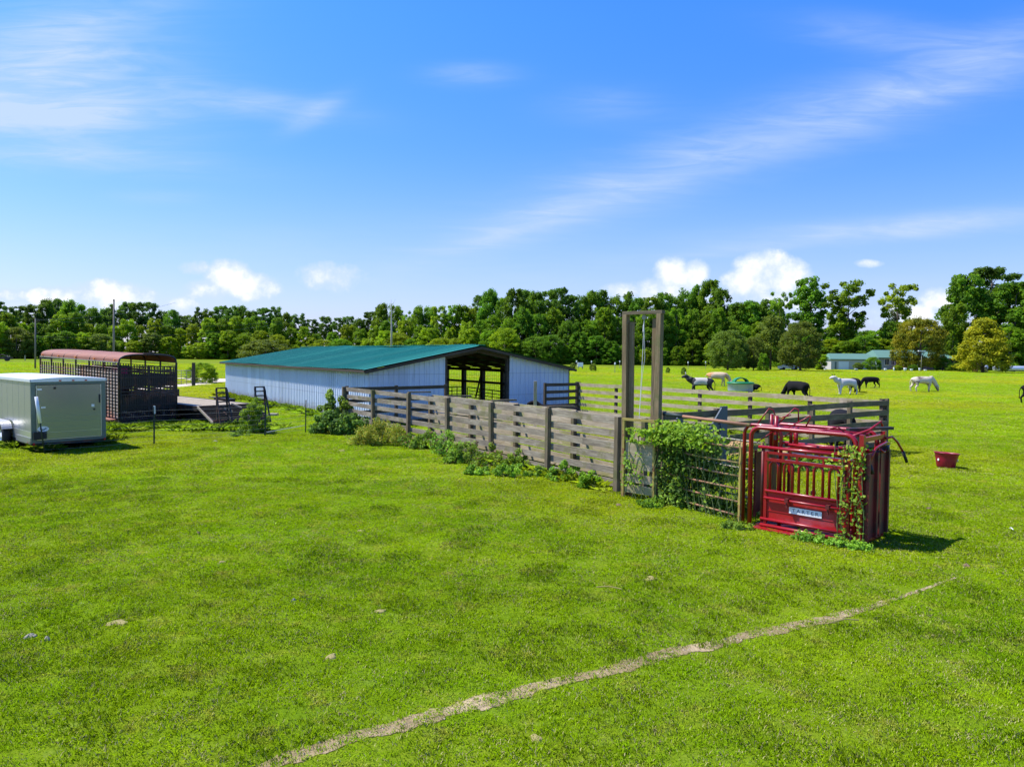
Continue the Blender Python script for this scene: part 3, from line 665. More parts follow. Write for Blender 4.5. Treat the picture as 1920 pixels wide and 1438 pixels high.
# ------------------------------------------------------------------ red squeeze chute
def chute():
    rz = math.atan2(CU.y, CU.x); L = (CH1-CH0).length+.02; W = .80
    t = thing('squeeze_chute', 'red steel cattle squeeze chute with arched side bars and a dark head gate', 'cattle chute', CH0, rz); t.scale = (1, 1.15, 1)
    red, rd = M['red'], M['red_dark']; H = 1.78; r = .038
    def hoop(y, x0=0.0, x1=L, h=H, rr=r, rc=.17):
        arc = lambda cx, cz, a0, a1: [(cx+rc*math.cos(a0+(a1-a0)*k/6), y, cz+rc*math.sin(a0+(a1-a0)*k/6)) for k in range(7)]
        m = MB(); m.tube([(x0, y, 0)]+arc(x0+rc, h-rc, math.pi, math.pi/2)+arc(x1-rc, h-rc, math.pi/2, 0)+[(x1, y, 0)], rr, 12); return m
    hoop(0).build('side_hoop', red, t, True); hoop(W, -.02).build('side_hoop', red, t, True)
    hoop(.10, -.19, .5, H+.03, .03, .17).build('tail_hoop', red, t, True)
    # base
    m = MB(); m.box(.1, L+.1, .02, W-.02, .03, .05); m.build('floor_plate', rd, t)
    m = MB(); m.beam((.15, -.10, .02), (L*.55, -.10, .02), .2, .02); m.build('skid_plate', M['red'], t)
    for y in (-.02, W+.02):
        m = MB(); m.tube([(.22, y, .06), (L, y, .06)], .03, 10); m.tube([(.22, y, .17), (L, y, .17)], .027, 10); m.build('base_rail', red, t, True)
    x0, x1 = .30, L-.06
    for y, nm in ((0.0, 'near'), (W, 'far')):
        sg = -1 if y == 0 else 1
        m = MB(); m.tube([(.15, y, 1.44), (x1, y, 1.44)], .030, 10); m.build('upper_rail', red, t, True)
        if y == 0: m = MB(); m.tube([(.55, y+.16, 1.50), (x1-.3, y+.16, 1.50)], .03, 10); m.build('upper_rail', red, t, True)
        m = MB(); m.beam((x0, y, .1), (x0, y, 1.37), .06, .055, up=(1, 0, 0)); m.beam((x1-.04, y, .1), (x1-.04, y, 1.37), .06, .055, up=(1, 0, 0))
        m.beam((x0, y, 1.355), (x1, y, 1.355), .045, .045); m.beam((x0, y+sg*.01, 1.235), (x1, y+sg*.01, 1.235), .05, .05)
        for xx in (x0+.3, x0+.55, x0+1.0): m.beam((xx, y, 1.25), (xx, y, 1.35), .04, .03, up=(1, 0, 0))
        m.build('panel_frame', red, t)
        for k in range(6 if y == 0 else 0):
            xc = x0+.145+k*.258; hw = .075
            if xc+hw > x1-.06: break
            m = MB(); m.tube([(xc-hw, y, .68)]+[(xc-hw*math.cos(a), y, 1.13+hw*math.sin(a)) for a in [math.pi*j/8 for j in range(9)]]+[(xc+hw, y, .68)], .024, 8)
            m.build('arch_bar', red, t, True)
        m = MB(); zz = 0 if y == 0 else -.3; m.beam((x0, y+sg*.02, .68+zz), (x1, y+sg*.02, .68+zz), .05, .045); m.tube([(x0, y+sg*.055, .56+zz*.5), (x1, y+sg*.055, .56+zz*.5)], .024, 10); m.build('hinge_rail', red, t, True)
        m = MB(); m.box(x0+.02, x1-.02, y-.008, y+.008, .17, .66 if y == 0 else .36)
        m.box(x0+.02, x1-.02, *((y-.016, y-.008) if sg < 0 else (y+.008, y+.016)), .325, .34); m.box(x0+.02, x1-.02, *((y-.016, y-.008) if sg < 0 else (y+.008, y+.016)), .465, .48)
        m.build('lower_panel', M['red_faded'], t)
        for xx in (x0+.42, x0+1.12): m = MB(); m.box(xx-.03, xx+.03, *((y-.10, y-.02) if sg < 0 else (y+.02, y+.1)), .53, .60); m.box(xx-.012, xx+.012, *((y-.085, y-.06) if sg < 0 else (y+.06, y+.085)), .44, .53); m.build('latch', M['red_dark'], t)
    # name plate with lettering
    m = MB(); xp = x0+.44; m.box(xp, xp+.56, -.024, -.018, .345, .455); pl = m.build('name_plate', M['white'], t)
    fc = bpy.data.curves.new('lettering', 'FONT'); fc.body = 'TARTER'; fc.size = .105; fc.extrude = .001; fc.align_x = 'CENTER'; fc.align_y = 'CENTER'; fc.space_character = 1.45
    fo = bpy.data.objects.new('lettering', fc); COL.objects.link(fo); bpy.context.view_layer.update()
    me = bpy.data.meshes.new_from_object(fo.evaluated_get(bpy.context.evaluated_depsgraph_get())); bpy.data.objects.remove(fo)
    me.materials.clear(); me.materials.append(mat('plate_ink', (.10, .10, .14), .6)); lo = bpy.data.objects.new('lettering', me); COL.objects.link(lo); lo.parent = pl
    lo.location = (xp+.28, -.0255, .40); lo.rotation_euler = (math.pi/2, 0, 0); lo.scale = (.92, .8, 1)
    # tail gate at the left end
    m = MB(); m.box(.04, .055, .06, .40, .22, 1.32); m.box(.03, .065, .06, .10, .15, 1.36); m.build('tail_gate', rd, t)
    m = MB(); m.box(.06, .075, .42, .76, .22, 1.32); m.build('tail_gate', rd, t)
    m = MB(); m.tube([(.04, .76, .0), (.04, .76, 1.75)], .03, 10); m.tube([(.22, .02, .1), (.22, .02, 1.46)], .028, 10); m.build('tail_post', rd, t, True)
    # overhead tubes, control posts and levers
    m = MB()
    for y in (.27, .5): m.tube([(.1, y, H-.02), (L-.02, y, H-.02)], .028, 10)
    for x in (.02, .45, 1.0, L-.1): m.tube([(x, .02, H-.03), (x, W-.02, H-.03)], .022, 8)
    m.build('top_frame', red, t, True)
    m = MB(); m.tube([(.18, .35, 1.35), (.18, .35, 2.0)], .035, 10); m.tube([(.30, .30, 1.3), (.30, .30, 1.98)], .038, 10); m.tube([(.52, .40, 1.44), (.52, .4, H)], .03, 10); m.tube([(.60, .40, 1.44), (.6, .4, H)], .03, 10); m.tube([(.72, .2, 1.48), (.72, .2, H)], .034, 10)
    m.build('control_post', red, t, True)
    m = MB(); m.tube([(-.02, .2, 1.80), (.14, .32, 2.10), (.20, .36, 2.08), (.22, .5, 1.8)], .013, 6)
    m.tube([(.28, .32, 1.80), (.52, .5, 2.12), (.58, .52, 2.1), (.60, .5, 1.88)], .014, 6)
    m.tube([(.30, .3, 1.93), (.50, .42, 2.0)], .012, 6); m.tube([(.55, .2, 1.78), (.9, .3, 2.02), (.92, .3, 2.0), (.84, .3, 1.84)], .013, 6); m.tube([(.05, .1, 1.5), (.28, .3, 1.72)], .011, 6); m.tube([(.36, .2, 1.55), (.6, .3, 1.72)], .011, 6)
    m.tube([(1.2, .1, 1.80), (1.42, .2, 1.88), (1.5, .3, 1.78)], .013, 6)
    m.build('lever_linkage', red, t, True)
    m = MB(); m.box(.275, .325, .26, .34, 1.55, 1.64); m.box(-.02, .04, .14, .2, 1.66, 1.74); m.build('latch_block', M['black'], t)
    # head gate
    xe = L+.10
    m = MB()
    for y in (-.02, W+.0): m.beam((xe, y, 0), (xe, y, 1.80), .07, .07, up=(1, 0, 0))
    m.beam((xe, -.05, 1.72), (xe, W+.05, 1.72), .06, .07); m.beam((xe, 0, .04), (xe, W, .04), .06, .05); m.build('head_gate_frame', red, t)
    m = MB(); m.box(xe+.05, xe+.075, -.02, .36, .10, 1.50); m.box(xe+.045, xe+.12, .30, .36, .10, 1.50); m.box(xe+.045, xe+.12, -.02, .03, .1, 1.5); m.build('head_gate_door', rd, t)
    m = MB(); m.box(xe+.05, xe+.075, .42, .80, .10, 1.50); m.box(xe+.045, xe+.12, .42, .48, .1, 1.5); m.box(xe+.045, xe+.12, .74, .80, .1, 1.5); m.build('head_gate_door', rd, t)
    m = MB(); m.box(xe-.03, xe+.03, .72, .79, .05, 1.6); m.box(-.3+xe, xe-.26, .0, .05, .1, 1.6); m.build('inner_stile', rd, t)
    m = MB(); m.beam((xe-.35, .25, 1.84), (xe+.05, W+.22, 1.84), .08, .05); m.build('top_bar', M['steel_dark'], t)
    m = MB(); m.tube([(xe-.25, .05, 1.73), (xe-.1, .5, 1.84), (xe+.03, .6, 1.98), (xe+.05, .62, 1.9)], .022, 8)
    m.tube([(xe+.05, .05, 1.30), (xe+.13, .06, 1.48), (xe+.14, .12, 1.58), (xe+.12, .3, 1.60), (xe+.12, .6, 1.64), (xe+.1, .8, 1.60)], .02, 8)
    m.tube([(xe+.13, .35, 1.56), (xe+.16, .4, 1.50), (xe+.14, .5, 1.5), (xe+.13, .7, 1.58)], .018, 8)
    m.build('head_gate_linkage', red, t, True)
    m = MB(); m.tube([(xe+.05, .78, 1.68), (xe+.08, .95, 1.70), (xe+.12, 1.08, 1.60), (xe+.18, 1.18, 1.42)], .020, 8); m.build('pull_lever', red, t, True)
    m = MB(); m.tube([(xe+.175, 1.17, 1.44), (xe+.22, 1.24, 1.25)], .026, 8); m.tube([(xe+.1, .06, 1.32), (xe+.13, .08, 1.18)], .026, 8); m.build('grip', M['black'], t, True)
    m = MB(); m.tube([(xe+.02, .88, 1.0), (xe+.02, .9, .72)], .022, 8); m.tube([(xe, .8, 1.0), (xe+.02, .92, 1.0)], .018, 8); m.build('side_handle', M['steel_dark'], t, True)
    m = MB()
    for k in range(26):
        z = 1.42-k*.05; m.beam((L-.18+random.uniform(-.01, .01), .03, z), (L-.18, .03, z-.035), .014, .02)
    m.build('chain', M['alu_trim'], t)
    m = MB(); m.box(xe+.05, xe+.11, .36, .42, 1.4, 1.52); m.lathe([(.0, -.03), (.05, -.03), (.05, .03), (0, .03)], (xe+.13, .58, 1.54), 14, 'Y'); m.build('latch_block', M['black'], t)
chute()

# ------------------------------------------------------------------ trailers
def wheel(parent, c, R=.36, w=.22, rimmat=None):
    m = MB(); m.lathe([(R*.58, -w/2), (R*.9, -w/2), (R, -w*.3), (R, w*.3), (R*.9, w/2), (R*.58, w/2)], c, 28, 'X', False, False)
    wo = m.build('wheel', M['tyre'], parent, True)
    m = MB(); m.lathe([(.0, -w*.30), (R*.25, -w*.38), (R*.3, -w*.25), (R*.52, -w*.2), (R*.6, -w*.44), (R*.62, -w*.42), (R*.6, w*.4), (0, w*.3)], c, 24, 'X', True, True)
    m.build('rim', rimmat or M['white'], wo, True)
    return wo
TDIR = Vector((-.75, .66, 0)).normalized(); TX = Vector((TDIR.y, -TDIR.x, 0)); TRZ = math.atan2(TX.y, TX.x)
def cargo_trailer():
    A = G(60, 832, .28); A = Vector((A.x, A.y, 0)); W, L, z0, z1 = 2.0, 5.2, .28, 2.16
    t = thing('cargo_trailer', 'silver enclosed cargo trailer with a mirror-like rear door', 'trailer', A, TRZ)
    m = MB(); m.box(0, .02, 0.05, L, z0+.12, z1); m.box(W-.02, W, .05, L, z0+.12, z1); m.box(.02, W-.02, L-.02, L, z0+.1, z1); m.build('body', M['alu'], t)
    m = MB()
    for k in range(1, 8): y = .05+k*.62; m.box(-.004, 0, y, y+.012, z0+.14, z1-.02)
    m.box(-.006, 0, .06, L, z0+.05, z0+.34); m.build('side_trim', M['alu_trim'], t)
    m = MB(); 
    n = 10
    for i in range(n):
        f0, f1 = i/n, (i+1)/n; X = lambda f: -.03+(W+.06)*f; Z = lambda f: z1+.015+.055*math.sin(math.pi*f)
        m.quad((X(f0), -.03, Z(f0)), (X(f1), -.03, Z(f1)), (X(f1), L+.03, Z(f1)), (X(f0), L+.03, Z(f0)))
        m.quad((X(f0), -.03, z1-.06), (X(f1), -.03, z1-.06), (X(f1), -.03, Z(f1)), (X(f0), -.03, Z(f0)))
    m.box(-.035, -.005, -.03, L+.03, z1-.06, z1+.02); m.box(W+.005, W+.035, -.03, L+.03, z1-.06, z1+.02); m.build('roof', M['roofwhite'], t)
    m = MB()
    for x in (.75, 1.1, 1.45): m.box(x-.03, x+.03, -.045, -.03, z1-.045, z1-.01)
    m.build('marker_light', M['red_lens'], t)
    m = MB(); m.box(-.01, .11, 0, .06, z0, z1-.06); m.box(W-.11, W+.01, 0, .06, z0, z1-.06); m.box(.11, W-.11, 0.0, .06, z1-.14, z1-.06); m.box(.11, W-.11, 0, .06, z0, z0+.07); m.build('rear_frame', M['alu_dark'], t)
    m = MB(); m.box(.125, W-.125, -.012, .01, z0+.09, z1-.155); dr = m.build('rear_door', M['alu_door'], t)
    m = MB(); m.box(.115, W-.115, -.018, -.013, z0+.085, z0+.10); m.box(.12, .135, -.018, -.013, z0+.11, z1-.16); m.box(W-.135, W-.12, -.018, -.013, z0+.11, z1-.16)
    m.box(.14, W-.14, -.016, -.013, z0+.30, z0+.305); m.build('door_trim', M['alu_trim'], dr)
    m = MB(); m.box(W-.18, W-.155, -.06, -.02, 1.42, 1.68); m.lathe([(0, 0), (.03, 0), (.03, .02), (0, .02)], (W-.32, -.03, 1.22), 12, 'Y'); m.box(.58, .64, -.03, -.013, 1.88, 1.94); m.build('handle', M['black'], dr)
    m = MB(); m.box(.15, .27, -.018, -.0135, 1.86, 1.90); m.box(.24, .36, -.018, -.0135, 1.32, 1.36); m.box(W-.40, W-.32, -.018, -.0135, 1.30, 1.38); m.build('sticker', M['white'], dr)
    m = MB(); m.lathe([(.0, -.003), (.15, -.003), (.15, .0), (0, 0)], (.29, -.016, .70), 24, 'Y', sx=.55, sy=1); st = m.build('oval_sticker', M['white'], dr)
    m = MB(); m.beam((.20, -.021, .71), (.29, -.021, .67), .003, .03); m.beam((.29, -.021, .67), (.37, -.021, .72), .003, .03); m.build('mark', mat('sticker_ink', (.10, .16, .22), .5), st)
    m = MB(); m.box(.02, .36, -.10, -.07, z0+.12, z0+.34); m.box(.17, .2, -.07, .0, z0+.2, z0+.26); m.build('plate_holder', M['black'], t)
    m = MB(); m.box(0, W, .02, L, z0-.06, z0+.10); m.box(.4, .5, L, L+1.2, z0-.05, z0+.05); m.box(W-.5, W-.4, L, L+1.2, z0-.05, z0+.05); m.build('chassis', M['steel_dark'], t)
    m = MB(); m.box(-.025, -.01, .06, 1.55, z0-.02, z0+.16); m.box(-.025, -.01, 3.9, L, z0-.02, z0+.16); m.build('side_skirt', M['alu'], t)
    m = MB()
    for x in (0.02, W-.06): m.box(x, x+.05, -.02, .0, z0-.05, z0+.02)
    m.box(-.03, -.015, .3, .34, z0-.01, z0+.03); m.build('tail_light', M['red_lens'], t)
    for x in (-.17, W+.17):
        for y in (2.25, 3.15): wheel(t, (x, y, .36), .36, .21)
        m = MB(); cx0, cx1 = (x-.15, x+.13) if x < 0 else (x-.13, x+.15); pts = []
        for k in range(11): a_ = math.pi*(.17+.66*k/10); pts.append((2.25-.50*math.cos(a_) if k <= 5 else 3.15-.50*math.cos(a_), .36+.47*math.sin(a_)))
        for (y0, h0), (y1, h1) in zip(pts, pts[1:]):
            m.quad((cx0, y0, h0), (cx0, y1, h1), (cx1, y1, h1), (cx1, y0, h0)); m.quad((cx0, y0, h0-.04), (cx0, y1, h1-.04), (cx0, y1, h1), (cx0, y0, h0))
        m.build('fender', M['fender'], t, True)
cargo_trailer()

def cattle_trailer():
    A = P(222, 681, 28.0); A = Vector((A.x, A.y, 0)); W, L = 2.25, 8.9; fz, ez, rz_ = .32, 2.58, 2.92
    t = thing('cattle_trailer', 'rusty slatted livestock trailer with a curved red-brown roof', 'livestock trailer', A, TRZ+.03, rx=R_(1.1))
    sd, ss = M['steel_dark'], M['steel_side']
    prof = []
    for k in range(17):
        a_ = math.pi*k/16; x = W/2-W/2*math.copysign(abs(math.cos(a_))**.62, math.cos(a_)); z = ez+(rz_-ez)*math.sin(a_)**.62; prof.append((x, z))
    m = MB()
    for (x0, z0), (x1, z1) in zip(prof, prof[1:]): m.quad((x0, 0, z0), (x1, 0, z1), (x1, L, z1), (x0, L, z0)); m.quad((x0, L, ez-.02), (x1, L, ez-.02), (x1, L, z1), (x0, L, z0))
    rf = m.build('roof', M['rustroof'], t, True)
    m = MB()
    for x in (-.02, W+.02): m.beam((x, 0, ez), (x, L, ez), .03, .05)
    m.build('drip_rail', M['pipe_grey'], rf)
    for k in range(5):
        m = MB(); y = .3+k*(L-.7)/4; m.lathe([(0, -.06), (.045, -.06), (.045, .0), (0, 0)], (-.02, y, ez+.09), 10, 'X'); m.build('marker_light', M['orange_lens'], rf)
    for y in [0.0]+[L*k/6 for k in range(1, 7)]:
        m = MB(); m.tube([(0, y, fz)]+[(x, y, z-.02) for x, z in prof]+[(W, y, fz)], .035 if y == 0 else .025, 8); m.build('arch_frame', sd, t, True)
    for x in (0, W):
        out = -.03 if x == 0 else .03
        for k in range(14):
            z = fz+.10+k*.133; m = MB(); m.beam((x+out*.3, 0, z), (x+out*.3, L, z), .02, .088); m.build('slat', ss, t)
        for z in (2.25, 2.36, 2.48): m = MB(); m.beam((x, 0, z), (x, L, z), .025, .025); m.build('rail', ss, t)
        m = MB()
        for k in range(31): y = k*L/30; m.beam((x+out, y, fz-.02), (x+out, y, 2.36 if k % 5 else ez), .03, .035, up=(1, 0, 0))
        m.build('stakes', sd, t)
    m = MB(); m.box(0, W, 0, L, fz-.14, fz-.04); m.box(.1, W-.1, -.04, .1, .04, fz-.06); m.box(.5, .62, -.0, L, .08, fz-.14); m.box(W-.62, W-.5, 0, L, .08, fz-.14); m.build('floor', sd, t)  # dark boxes below the floor are added to stand for the underside shade
    m = MB(); m.box(-.28, 0, .2, 3.4, fz-.04, fz+.0); m.box(W, W+.28, .2, 3.4, fz-.04, fz); m.build('fender', M['rustroof'], t)
    for x in (-.14, W+.14):
        for y in (2.2, 3.1, ): wheel(t, (x, y, .38), .38, .22, M['pipe_grey'])
    # rear gates
    for s in (0, 1):
        x0, x1 = (.05, W/2-.03) if s == 0 else (W/2+.03, W-.05)
        m = MB(); zt = 2.42
        for x in (x0, x1): m.beam((x, -.03, fz-.05), (x, -.03, zt), .045, .045, up=(1, 0, 0))
        for z in (fz-.03, .86, 1.30, 1.42, 1.56, 1.98, 2.25, zt): m.beam((x0, -.03, z), (x1, -.03, z), .04, .045)
        g = m.build('rear_gate', sd, t); m = MB(); n = 12
        for k in range(1, n): x = x0+(x1-x0)*k/n; m.beam((x, -.035, fz), (x, -.035, 1.30), .022, .022, up=(1, 0, 0)); m.beam((x, -.035, 1.56), (x, -.035, 2.42), .022, .022, up=(1, 0, 0))
        m.build('bars', sd, g)
        m = MB(); m.box(x0+.03, x1-.03, -.02, -.01, 1.62, 2.12) ; m.box(x0+.03, x1-.03, -.02, -.01, .66, 1.2); m.build('gate_sheet', sd, g)
    m = MB(); m.box(W/2-.2, W/2+.2, -.05, .05, rz_-.03, rz_+.05); m.build('light_bar', sd, t)
    m = MB(); m.box(0.05, W-.05, L*.5, L*.5+.04, fz, 2.3); m.build('divider_gate', sd, t)
    for k in range(3): m = MB(); m.tube([(.3+k*.6, .5+k*.3, fz), (.5+k*.6, 2.5, fz+.08+k*.04)], .06, 8); m.build('loose_pole', M['wood_tan'], t)
    m = MB(); m.box(W*.55, W*.8, 3.6, 3.8, 1.95, 2.2); tag(m.build('feed_bag', M['pink'], t))
cattle_trailer()

def flatbed():
    A = G(369, 762, .82); A = Vector((A.x, A.y, 0)); W, L, dz = 2.44, 7.2, .82
    t = thing('flatbed_trailer', 'flatbed trailer with a worn plank deck and two upright ladder ramps', 'flatbed trailer', A, TRZ)
    sd = M['steel_dark']
    m = MB(); 
    for k in range(12): x = .08+k*(W-.16)/12; m.box(x, x+(W-.16)/12-.012, 0, L, dz-.045, dz+random.uniform(-.004, .004))
    m.build('deck', M['wood_deck'], t)
    m = MB(); m.box(-.0, .08, -.02, L, dz-.2, dz+.01); m.box(W-.08, W, -.02, L, dz-.2, dz+.01); m.box(.08, W-.08, -.06, 0, dz-.2, dz); m.box(.6, .7, 0, L+1.3, dz-.35, dz-.05); m.box(W-.7, W-.6, 0, L+1.3, dz-.35, dz-.05)
    m.box(0, W, L, L+.06, dz-.1, dz+.35); m.box(.35, W-.35, -.5, L*.8, .22, .5); m.build('frame', sd, t)  # low dark box is added to stand for the shade beneath the deck
    bl, bz = 1.3, .27
    m = MB()
    for x in (0, .8, W-.8, W-.06): m.beam((x+.03, -.02, dz-.06), (x+.03, -bl, bz), .07, .12)
    m.beam((0, -bl-.03, bz), (W, -bl-.03, bz), .08, .12); m.build('beavertail_frame', sd, t)
    for k in range(8):
        f = (k+.5)/8; m = MB(); m.beam((.06, -bl*f, dz+(bz-dz)*f+.03), (W-.06, -bl*f, dz+(bz-dz)*f+.03), .075, .05); m.build('beavertail_slat', M['wood_dark'], t)
    m = MB(); m.beam((-.02, -.1, dz-.02), (-.02, -bl-.1, bz-.02), .04, .08); m.beam((W*.58, -.1, dz+.06), (W*.66, -.6, dz-.1), .03, .06); m.beam((W*.35, -.6, dz-.09), (W*.43, -.9, dz-.2), .03, .06); m.build('side_rail', M['wood_deck'], t)
    for s, x in enumerate((.18, W-.62)):
        m = MB(); w = .44; y0 = -bl-.08; top = (-.10, 1.62)
        for xx in (x, x+w): m.beam((xx, y0, bz-.05), (xx+(0.02 if xx == x else -.03), y0+.10, 1.62), .05, .06, up=(1, 0, 0))
        for k in range(7): z = .52+k*.18; m.beam((x, y0+.01+.1*(z-.4)/1.2, z), (x+w, y0+.01+.1*(z-.4)/1.2, z), .04, .05)
        rp = m.build('ramp', sd, t)
        m = MB(); m.beam((x, y0+.1, 1.55), (x-.02, y0-.32, .15), .045, .05, up=(1, 0, 0)); m.beam((x+w, y0+.1, 1.55), (x+w+.03, y0-.32, .15), .045, .05, up=(1, 0, 0)); m.beam((x, y0-.3, .16), (x+w, y0-.3, .16), .06, .07)
        m.build('ramp_leg', sd, rp)
    m = MB(); m.box(W, W+.28, 2.1, 4.1, .88, .92); m.box(W+.25, W+.28, 2.1, 4.1, .7, .88); m.box(-.28, 0, 2.1, 4.1, .88, .92); m.box(-.28, -.25, 2.1, 4.1, .7, .88); m.build('fender', sd, t)
    for x in (-.14, W+.14):
        for y in (2.6, 3.6): wheel(t, (x, y, .36), .36, .21, M['pipe_grey'])
flatbed()
q = G(512, 779); m = MB(); m.box(-.2, .2, -.2, .2, 0, .1); o = m.build('footing_block', M['stone'], None); o.location = q; tag(o, 'pinkish block on the grass below the right ladder ramp', 'block')

# ------------------------------------------------------------------ wire fence with steel posts
def wire_fence():
    pp = [Vector((G(84, 851).x, G(84, 851).y, 0)), G(289, 833), G(497, 818), G(573, 811), Vector((*FPs[0], 0))]
    o = pp[1]; t = thing('wire_fence', 'thin wire fence on dark steel posts in front of the trailers', 'fence', o)
    for i in (1, 2, 3):
        m = MB(); p = pp[i]-o; m.beam(p, p+Vector((.02, 0, 1.24)), .035, .035, up=(1, 0, 0)); m.beam(p+Vector((.0, -.02, 0)), p+Vector((.02, -.02, 1.24)), .012, .03, up=(1, 0, 0)); po = m.build('post', M['postgreen'], t)
        if i == 1: m = MB(); m.beam(p+Vector((.02, 0, 1.0)), p+Vector((.02, 0, 1.26)), .045, .045, up=(1, 0, 0)); m.build('white_cap', M['white'], po)
    m = MB()
    for a, b in zip(pp, pp[1:]):
        for k in range(7):
            z = .12+k*.165; mid = (a+b)/2-o+Vector((0, 0, z-.03-.02*math.sin(k*2.1))); m.tube([a-o+Vector((0, 0, z)), mid, b-o+Vector((0, 0, z))], .0028, 4)
    m.build('wires', M['wire'], t)
    m = MB(); a = G(500, 818)-o; b = G(573, 803)-o; m.tube([a+Vector((0, 0, .15)), b+Vector((0, 0, .12))], .012, 6); m.build('loose_hose', M['rope'], t)
    a = pp[0]; top = P(68, 745, a.y-.15)
    s = thing('leaning_stake', 'leaning dark stake with a white plastic sleeve in front of the silver trailer door', 'stake', a); m = MB(); m.tube([(0, 0, 0), top-a], .02, 8); m.build('rod', M['postgreen'], s, True)
    m = MB(); m.tube([(top-a)*.55, (top-a)*1.01], .045, 12); m.build('sleeve', M['white'], s, True)
wire_fence()

# ------------------------------------------------------------------ gate and poles at left
def pole(name, label, px, py, Y, ztop, r=.13, arm=None):
    b = atx(px, Y); top = P(px+.5, ztop, Y); t = thing(name, label, 'pole', b); m = MB(); m.tube([(0, 0, 0), (top.x-b.x, 0, top.z)], [r*1.2, r*.8], 10); m.build('shaft', M['polewood'], t, True)
    m = MB(); m.lathe([(r*.85, 0), (r*.85, .1), (r*.2, .16)], (top.x-b.x, 0, top.z), 10); m.build('pole_cap', M['black'], t, True); return t, top
_, t1 = pole('utility_pole', 'shorter utility pole at the far left of the field before the woods', 66, 0, 115, 597, .12)
_, t2 = pole('utility_pole', 'taller utility pole rising behind the livestock trailer roof', 213, 0, 78, 564, .10)
m = MB()
for a, b, dz in ((Vector((-90, 190, 16)), t1+Vector((0, 0, -.2)), 1.0), (t1+Vector((0, 0, -.2)), Vector((-60, 185, 11.0)), 1.2), (t1+Vector((0, 0, -3)), Vector((-55, 185, 11.5)), 1.5)):
    m.tube([a.lerp(b, k/10)-Vector((0, 0, dz*4*(k/10)*(1-k/10))) for k in range(11)], .022, 4)
tag(m.build('power_line', M['wire_dark'], None), 'thin overhead wires running from the shorter utility pole', 'wires')
q0 = atx(330, 62); q1 = atx(363, 62.5)
pipe_gate('pipe_gate', 'grey pipe field gate by the sandy drive right of the livestock trailer', (q0.x, q0.y, 0), (q1.x-.15, q1.y, 0), 5, .15, 1.35, M['pipe_grey'], .03)
m = MB(); m.beam((0, 0, 0), (.02, 0, 2.05), .22, .22); o = m.build('gate_post', M['wood_dark'], None); o.location = q1; tag(o, 'stout dark wooden post at the end of the pipe field gate', 'post')
for px, py, h in ((403, 705, 1.1),):
    q = atx(px, 75); m = MB(); m.beam((0, 0, 0), (0, 0, 1.3), .06, .06); o = m.build('steel_post', M['postgreen'], None); o.location = q; tag(o, 'thin field post between the field gate and the barn', 'post')
# far left fence and machinery
q = atx(8, 190); t = thing('farm_implement', 'dark farm implement parked at the far left edge before the woods', 'implement', q)
m = MB(); m.box(-2.2, 2.0, -.6, .6, .5, 1.1); m.tube([(-2, 0, 1), (-.5, 0, 1.8), (1.2, 0, 1.1)], .1, 6); m.build('frame', M['steel_dark'], t)
for x in (-1.5, 1.3): m = MB(); m.lathe([(0, -.2), (.6, -.2), (.6, .2), (0, .2)], (x, -.8, .6), 16, 'Y'); m.build('wheel', M['tyre'], t)
for i, px in enumerate((14, 18, 47)):
    q = atx(px, 200); m = MB(); m.beam((0, 0, 0), (0, 0, 1.5), .2, .2); o = m.build('field_post', M['wood_tan'], None); o.location = q
    tag(o, 'pale field post at the far left before the woods', 'post', 'pale posts at the far left before the woods')

# ------------------------------------------------------------------ tub and stock tank
q = G(1773, 877); t = thing('feed_tub', 'deep red plastic feed tub tipped slightly on the grass right of the chute', 'tub', (q.x, q.y, .02), .3, rx=R_(3)); t.rotation_euler = (R_(-2), R_(4), 0)
m = MB(); m.lathe([(.215, 0), (.225, .01), (.26, .22), (.295, .37), (.315, .385), (.315, .405), (.285, .405), (.278, .36), (.24, .10), (.20, .03), (0, .03)], (0, 0, 0), 36, cap0=True, cap1=False); m.build('bucket', M['tub_red'], t, True)
m = MB()
for s in (-1, 1): m.lathe([(.0, 0), (.035, 0), (.035, .012), (0, .012)], (s*.262, -.06, .20), 10, 'X')
m.build('handle_boss', M['white'], t)
q = G(1388, 733.5); t = thing('water_tank', 'round grey water tank with a raised green float cover beside the cattle', 'water tank', (q.x, q.y, 0))
m = MB(); m.lathe([(1.02, 0), (1.05, .08), (1.07, .66), (1.12, .68), (1.12, .74), (1.04, .74), (1.0, .6)], (0, 0, 0), 36, cap0=True, cap1=False); m.build('tank', M['tank_grey'], t, True)
m = MB(); m.lathe([(1.13, .66), (1.15, .70), (1.13, .78), (1.0, .80), (.5, .82), (0, .83)], (0, 0, 0), 36, cap0=False, cap1=False); cv = m.build('cover', M['tank_green'], t, True)
m = MB(); n = 14
for i in range(n):
    a0, a1 = math.pi*i/n, math.pi*(i+1)/n
    for (a, b) in ((a0, a1),):
        p = lambda an, y, s: (s*.62*math.cos(an), y, .80+s*.40*math.sin(an))
        m.quad(p(a, -.35, 1), p(b, -.35, 1), p(b, .35, 1), p(a, .35, 1)); m.quad(p(a, -.35, .8), p(b, -.35, .8), p(b, -.35, 1), p(a, -.35, 1)); m.quad(p(a, .35, .8), p(b, .35, .8), p(b, .35, 1), p(a, .35, 1))
m.build('arched_lid', M['tank_green'], cv, True)

